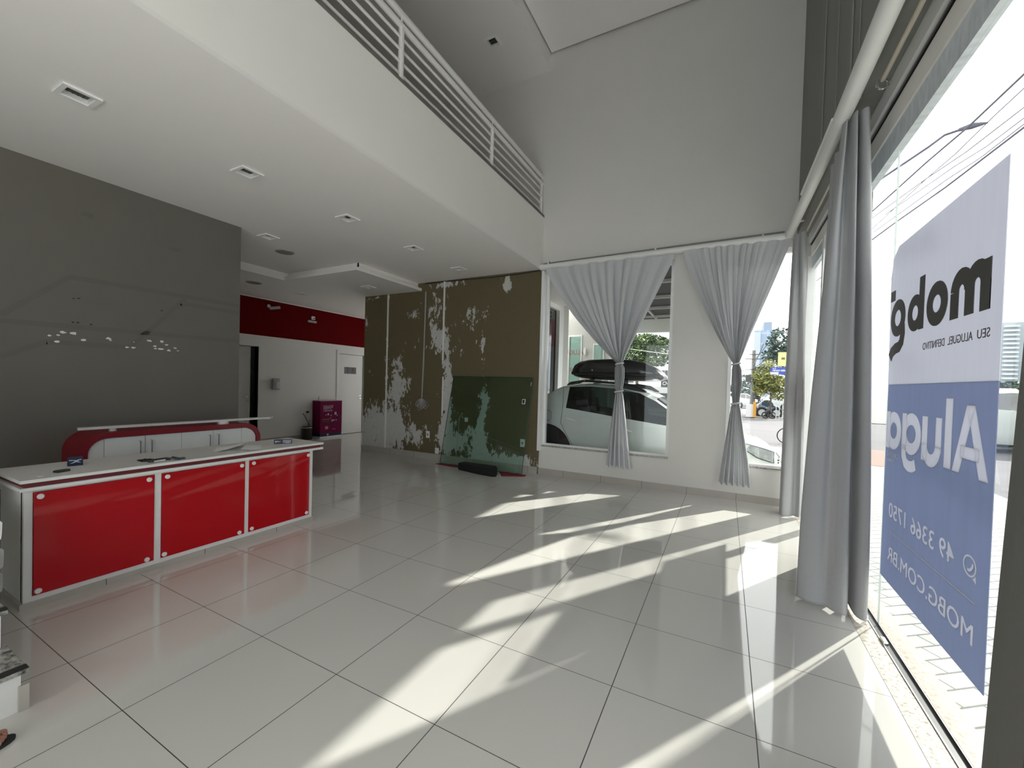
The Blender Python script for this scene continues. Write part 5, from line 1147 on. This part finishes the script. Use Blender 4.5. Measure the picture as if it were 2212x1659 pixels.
for x in (a.x + .1, b_.x - .1): MB().tube([(x, 33.2, 0), (x, 33.2, a.z - .12)], .04, 6).build('post', BLACK, sh)
a = onY(1634, 898, Yq - .2)
make_car('parked_car', (a.x + .35, Yq + .9, .02), 'dark blue car parked beside the orange pillar across the street', 'car', CARB, .28, .62, detail=False, tilt=False)
mo = empty('motorcycle', (col_at(1660, 899, Yq - .5).x, Yq - .6, 0), 'dark motorcycle on the far kerb in front of the blue car', 'motorcycle')
mx_ = col_at(1660, 899, Yq - .6).x
for dx in (-.16, .20): MB().tube([(mx_ + dx + .17 * cos(t * pi / 8), Yq - .6 + .25 * dx, .17 + .17 * sin(t * pi / 8)) for t in range(16)], .035, 6, close=True).build('wheel', BLACKR, mo, smooth=True)
MB().tube([(mx_ - .18, Yq - .62, .25), (mx_ - .05, Yq - .6, .42), (mx_ + .06, Yq - .6, .40), (mx_ + .2, Yq - .56, .2)], [.05, .09, .08, .03], 8).build('body', BLACK, mo, smooth=True)
MB().tube([(mx_ - .12, Yq - .75, .60), (mx_ - .06, Yq - .6, .56), (mx_ - .12, Yq - .45, .60)], .015, 6).build('handlebar', CHROME, mo)
bk = empty('bicycle', onZ(1697, 958, -.05), 'bicycle standing on the pavement half hidden by the corner curtain', 'bicycle')
c = onZ(1697, 958, -.05)
for dx in (0, .62):
    cc = c + Vector((dx, .1 * dx, .245)); w_ = MB().tube([cc + Vector((.235 * cos(t * pi / 14), .03 * cos(t * pi / 14), .235 * sin(t * pi / 14))) for t in range(28)], .016, 6, close=True).build('wheel', BLACKR, bk, smooth=True)
    spk = MB()
    for t in range(8): spk.tube([cc, cc + Vector((.225 * cos(t * pi / 4), .028 * cos(t * pi / 4), .225 * sin(t * pi / 4)))], .002, 4)
    spk.build('spokes', CHROME, w_)
MB().tube([c + Vector((0, 0, .245)), c + Vector((.12, .01, .52)), c + Vector((.42, .04, .48)), c + Vector((.62, .06, .245)), c + Vector((.30, .03, .22)), c + Vector((.12, .01, .50))], .014, 6).build('frame', BLACK, bk, smooth=True)
MB().tube([c + Vector((.10, -.18, .60)), c + Vector((.12, .01, .57)), c + Vector((.10, .2, .60))], .010, 6).build('handlebar', CHROME, bk, smooth=True)
MB().ball(c + Vector((.44, .04, .55)), (.10, .05, .025), 10, 6).build('saddle', BLACKR, bk, smooth=True)
# fence stakes and parked cars further on
for k, px in enumerate((1676, 1683, 1690)):
    p = onY(px, 900, Yq - 1.6); tag(MB().tube([(p.x, Yq - 1.6, -.05), (p.x, Yq - 1.6, 1.15)], .02, 6).build('fence_post', MATS['pale_steel']), ('thin fence post just right of the young tree trunk', 'middle thin fence post on the far kerb', 'thin fence post nearest the corner curtain')[k], 'post', 'fence posts on the far kerb')
for k, (px, Y, m_, lb) in enumerate(((1676, 40, CARS, 'silver car beyond the young tree'), (1612, 42, CARW, 'white car far beyond the utility pole'))):
    p = onY(px, 870, Y); make_car('parked_car', (p.x - .6, Y, .0), lb, 'car', m_, .45, .8, detail=False, tilt=False)

# --- seen beside the poster: apartment tower, roofs, parked vehicle, wires and lamp
ap = empty('apartment_tower', (60, 140, 0), 'tall apartment tower with stacked balconies in the gap beside the poster', 'building')
a, b_ = onY(2162, 697, 140), onY(2215, 697, 140)
MB().box(a.x, b_.x, 140, 158, 0, a.z).build('wall', mat('pale_blue_grey_wall', (.30, .34, .37), .7), ap)
for k in range(16):
    z = 3.0 + k * 1.02
    if z > a.z - 1: break
    bal = MB().box(a.x + (b_.x - a.x) * .12, b_.x - (b_.x - a.x) * .30, 139, 140, z, z + .42); bal.build('balcony', mat('pale_balcony', (.50, .54, .56), .7), ap)
hs = empty('low_house', (45, 105, 0), 'low house with a pinkish roof below the apartment tower', 'house')
a, b_ = onY(2150, 862, 105), onY(2215, 850, 105)
MB().box(a.x, b_.x, 105, 112, 0, 1.9).build('wall', mat('pale_house_wall', (.40, .37, .36), .8), hs)
MB().prism([(a.x - .4, 104.5, 1.9), (a.x - .4, 113, 1.9), (a.x - .4, 108.7, 3.4)], (b_.x - a.x + .8, 0, 0)).build('roof', mat('pink_roof_tiles', (.40, .27, .21), .8), hs)
tree('distant_tree', (onY(2180, 840, 118).x, 118, 0), 2, .2, [(sp(2178, 838, 118), (R(26, 118), 3, R(8, 118)))], .5, LD, 'low green trees below the apartment tower', 900)
p = onZ(2140, 1010, -.05)
make_car('pickup', (p.x + 1.1, p.y + 3.6, -.05), 'white vehicle parked in the street beyond the poster edge', 'car', CARW, 1.0, 1.1, detail=False, tilt=False)
p2 = onZ(2150, 960, -.05)
make_car('parked_car', (p2.x + .2, p2.y - 1.2, -.05), 'grey car parked in the street low behind the poster edge', 'car', CARS, 1.0, .9, detail=False, tilt=False)
def wire(pts, r, lb):
    o = MB().tube(pts, r, 6).build('power_cable', mat('blue_grey_cable', (.10, .10, .14), .7), smooth=True); tag(o, lb, 'cable')
def wz(a, b_, z, r, lb, ext=1.6):
    A, B = onZ(*a, z), onZ(*b_, z); D = B - A; wire([A - D * .6, A, A + D * .5 - Vector((0, 0, .05)), B, B + D * ext], r, lb)
wz((2212, 160), (2002, 350), 7.4, .020, 'thick overhead cable highest in the sky above the poster')
wz((2212, 275), (1935, 480), 7.0, .022, 'thick overhead cable lowest in the sky just above the poster')
wz((2208, 235), (1998, 388), 6.6, .010, 'thin overhead cable, uppermost of the thin ones')
wz((2212, 255), (2064, 358), 6.9, .010, 'thin overhead cable midway between the thick ones')
wz((2150, 248), (2000, 387), 7.2, .010, 'thin overhead cable crossing under the street lamp arm')
wz((2212, 268), (2045, 388), 6.5, .010, 'thin overhead cable just above the lowest thick one')
sl = empty('street_lamp', tuple(onZ(1880, 400, 6.6) * Vector((1, 1, 0)) if False else (onZ(1880, 402, 7.2).x, onZ(1880, 402, 7.2).y, 0)), 'grey street lamp arm reaching across the sky above the poster', 'lamp')
A = [onZ(1880, 402, 7.2), onZ(1935, 365, 7.5), onZ(2005, 318, 7.9), onZ(2040, 292, 8.1), onZ(2075, 280, 8.2)]
MB().tube(A, .028, 8).build('arm', MATS['blue_grey_cable'], sl, smooth=True)
MB().tube([onZ(2070, 281, 8.2), onZ(2100, 272, 8.2), onZ(2134, 265, 8.2)], [.04, .075, .02], 8).build('lamp_head', MATS['blue_grey_cable'], sl, smooth=True)
MB().tube([(A[0].x, A[0].y, -.05), tuple(A[0])], .07, 10).build('post', CONC, sl, smooth=True)

# --- far side of the street in front of the glass, block added out of view to darken reflections in floor and red panels, trees mirrored there
MB().box(17.5, 24, -14, 15, -.05, 9.5).build('added_wall_across_street', banded_mat('grey_facade_with_openings', (.30, .30, .295), (.07, .075, .08), 2.6, 3.1, .9, 1.1, .6), kind='structure')
for k, (x, y, lb) in enumerate(((13.6, 6.2, 'round street tree across the street mirrored in the middle red panel'), (13.8, 10.6, 'round street tree across the street mirrored in the right red panel'))):
    tree('street_tree', (x, y, -.05), 2.2, .12, [((x, y, 4.0), (1.7, 1.7, 1.5)), ((x - .3, y + .8, 3.3), (1.2, 1.2, .9)), ((x + .2, y - .8, 3.4), (1.2, 1.2, .9))], .12, LG, lb, 2600)
# ================================================================== light
wd = bpy.data.worlds.new('sky'); SC.world = wd; wd.use_nodes = True
N = wd.node_tree.nodes; L = wd.node_tree.links
bg = N['Background']; tc = N.new('ShaderNodeTexCoord'); sp_ = N.new('ShaderNodeSeparateXYZ'); L.new(tc.outputs['Generated'], sp_.inputs[0])
cr = N.new('ShaderNodeValToRGB'); L.new(sp_.outputs[2], cr.inputs[0])
cr.color_ramp.elements[0].position = 0.0; cr.color_ramp.elements[0].color = (.84, .91, .96, 1); cr.color_ramp.elements[1].position = .35; cr.color_ramp.elements[1].color = (1, .99, .97, 1)
L.new(cr.outputs[0], bg.inputs[0]); bg.inputs[1].default_value = 2.3
sun = bpy.data.lights.new('sun', 'SUN'); so_ = bpy.data.objects.new('sun', sun); COL.objects.link(so_)
sun.energy = 5.7; sun.angle = radians(.8); sun.color = (1, .955, .88)
sd_ = Vector((.434, .695, .574)); so_.rotation_euler = (-sd_).to_track_quat('-Z', 'Y').to_euler(); so_.location = (8, 12, 12)

vs_ = SC.view_settings; vs_.view_transform = 'Standard'; vs_.look = 'None'; vs_.gamma = 1; vs_.use_curve_mapping = False; vs_.exposure = .78
cy = SC.cycles; cy.use_denoising = True
try: cy.denoiser = 'OPENIMAGEDENOISE'
except Exception: pass
cy.max_bounces = 10; cy.diffuse_bounces = 6; cy.glossy_bounces = 4; cy.transmission_bounces = 6; cy.transparent_max_bounces = 20
cy.sample_clamp_indirect = 6; cy.caustics_reflective = False; cy.caustics_refractive = False
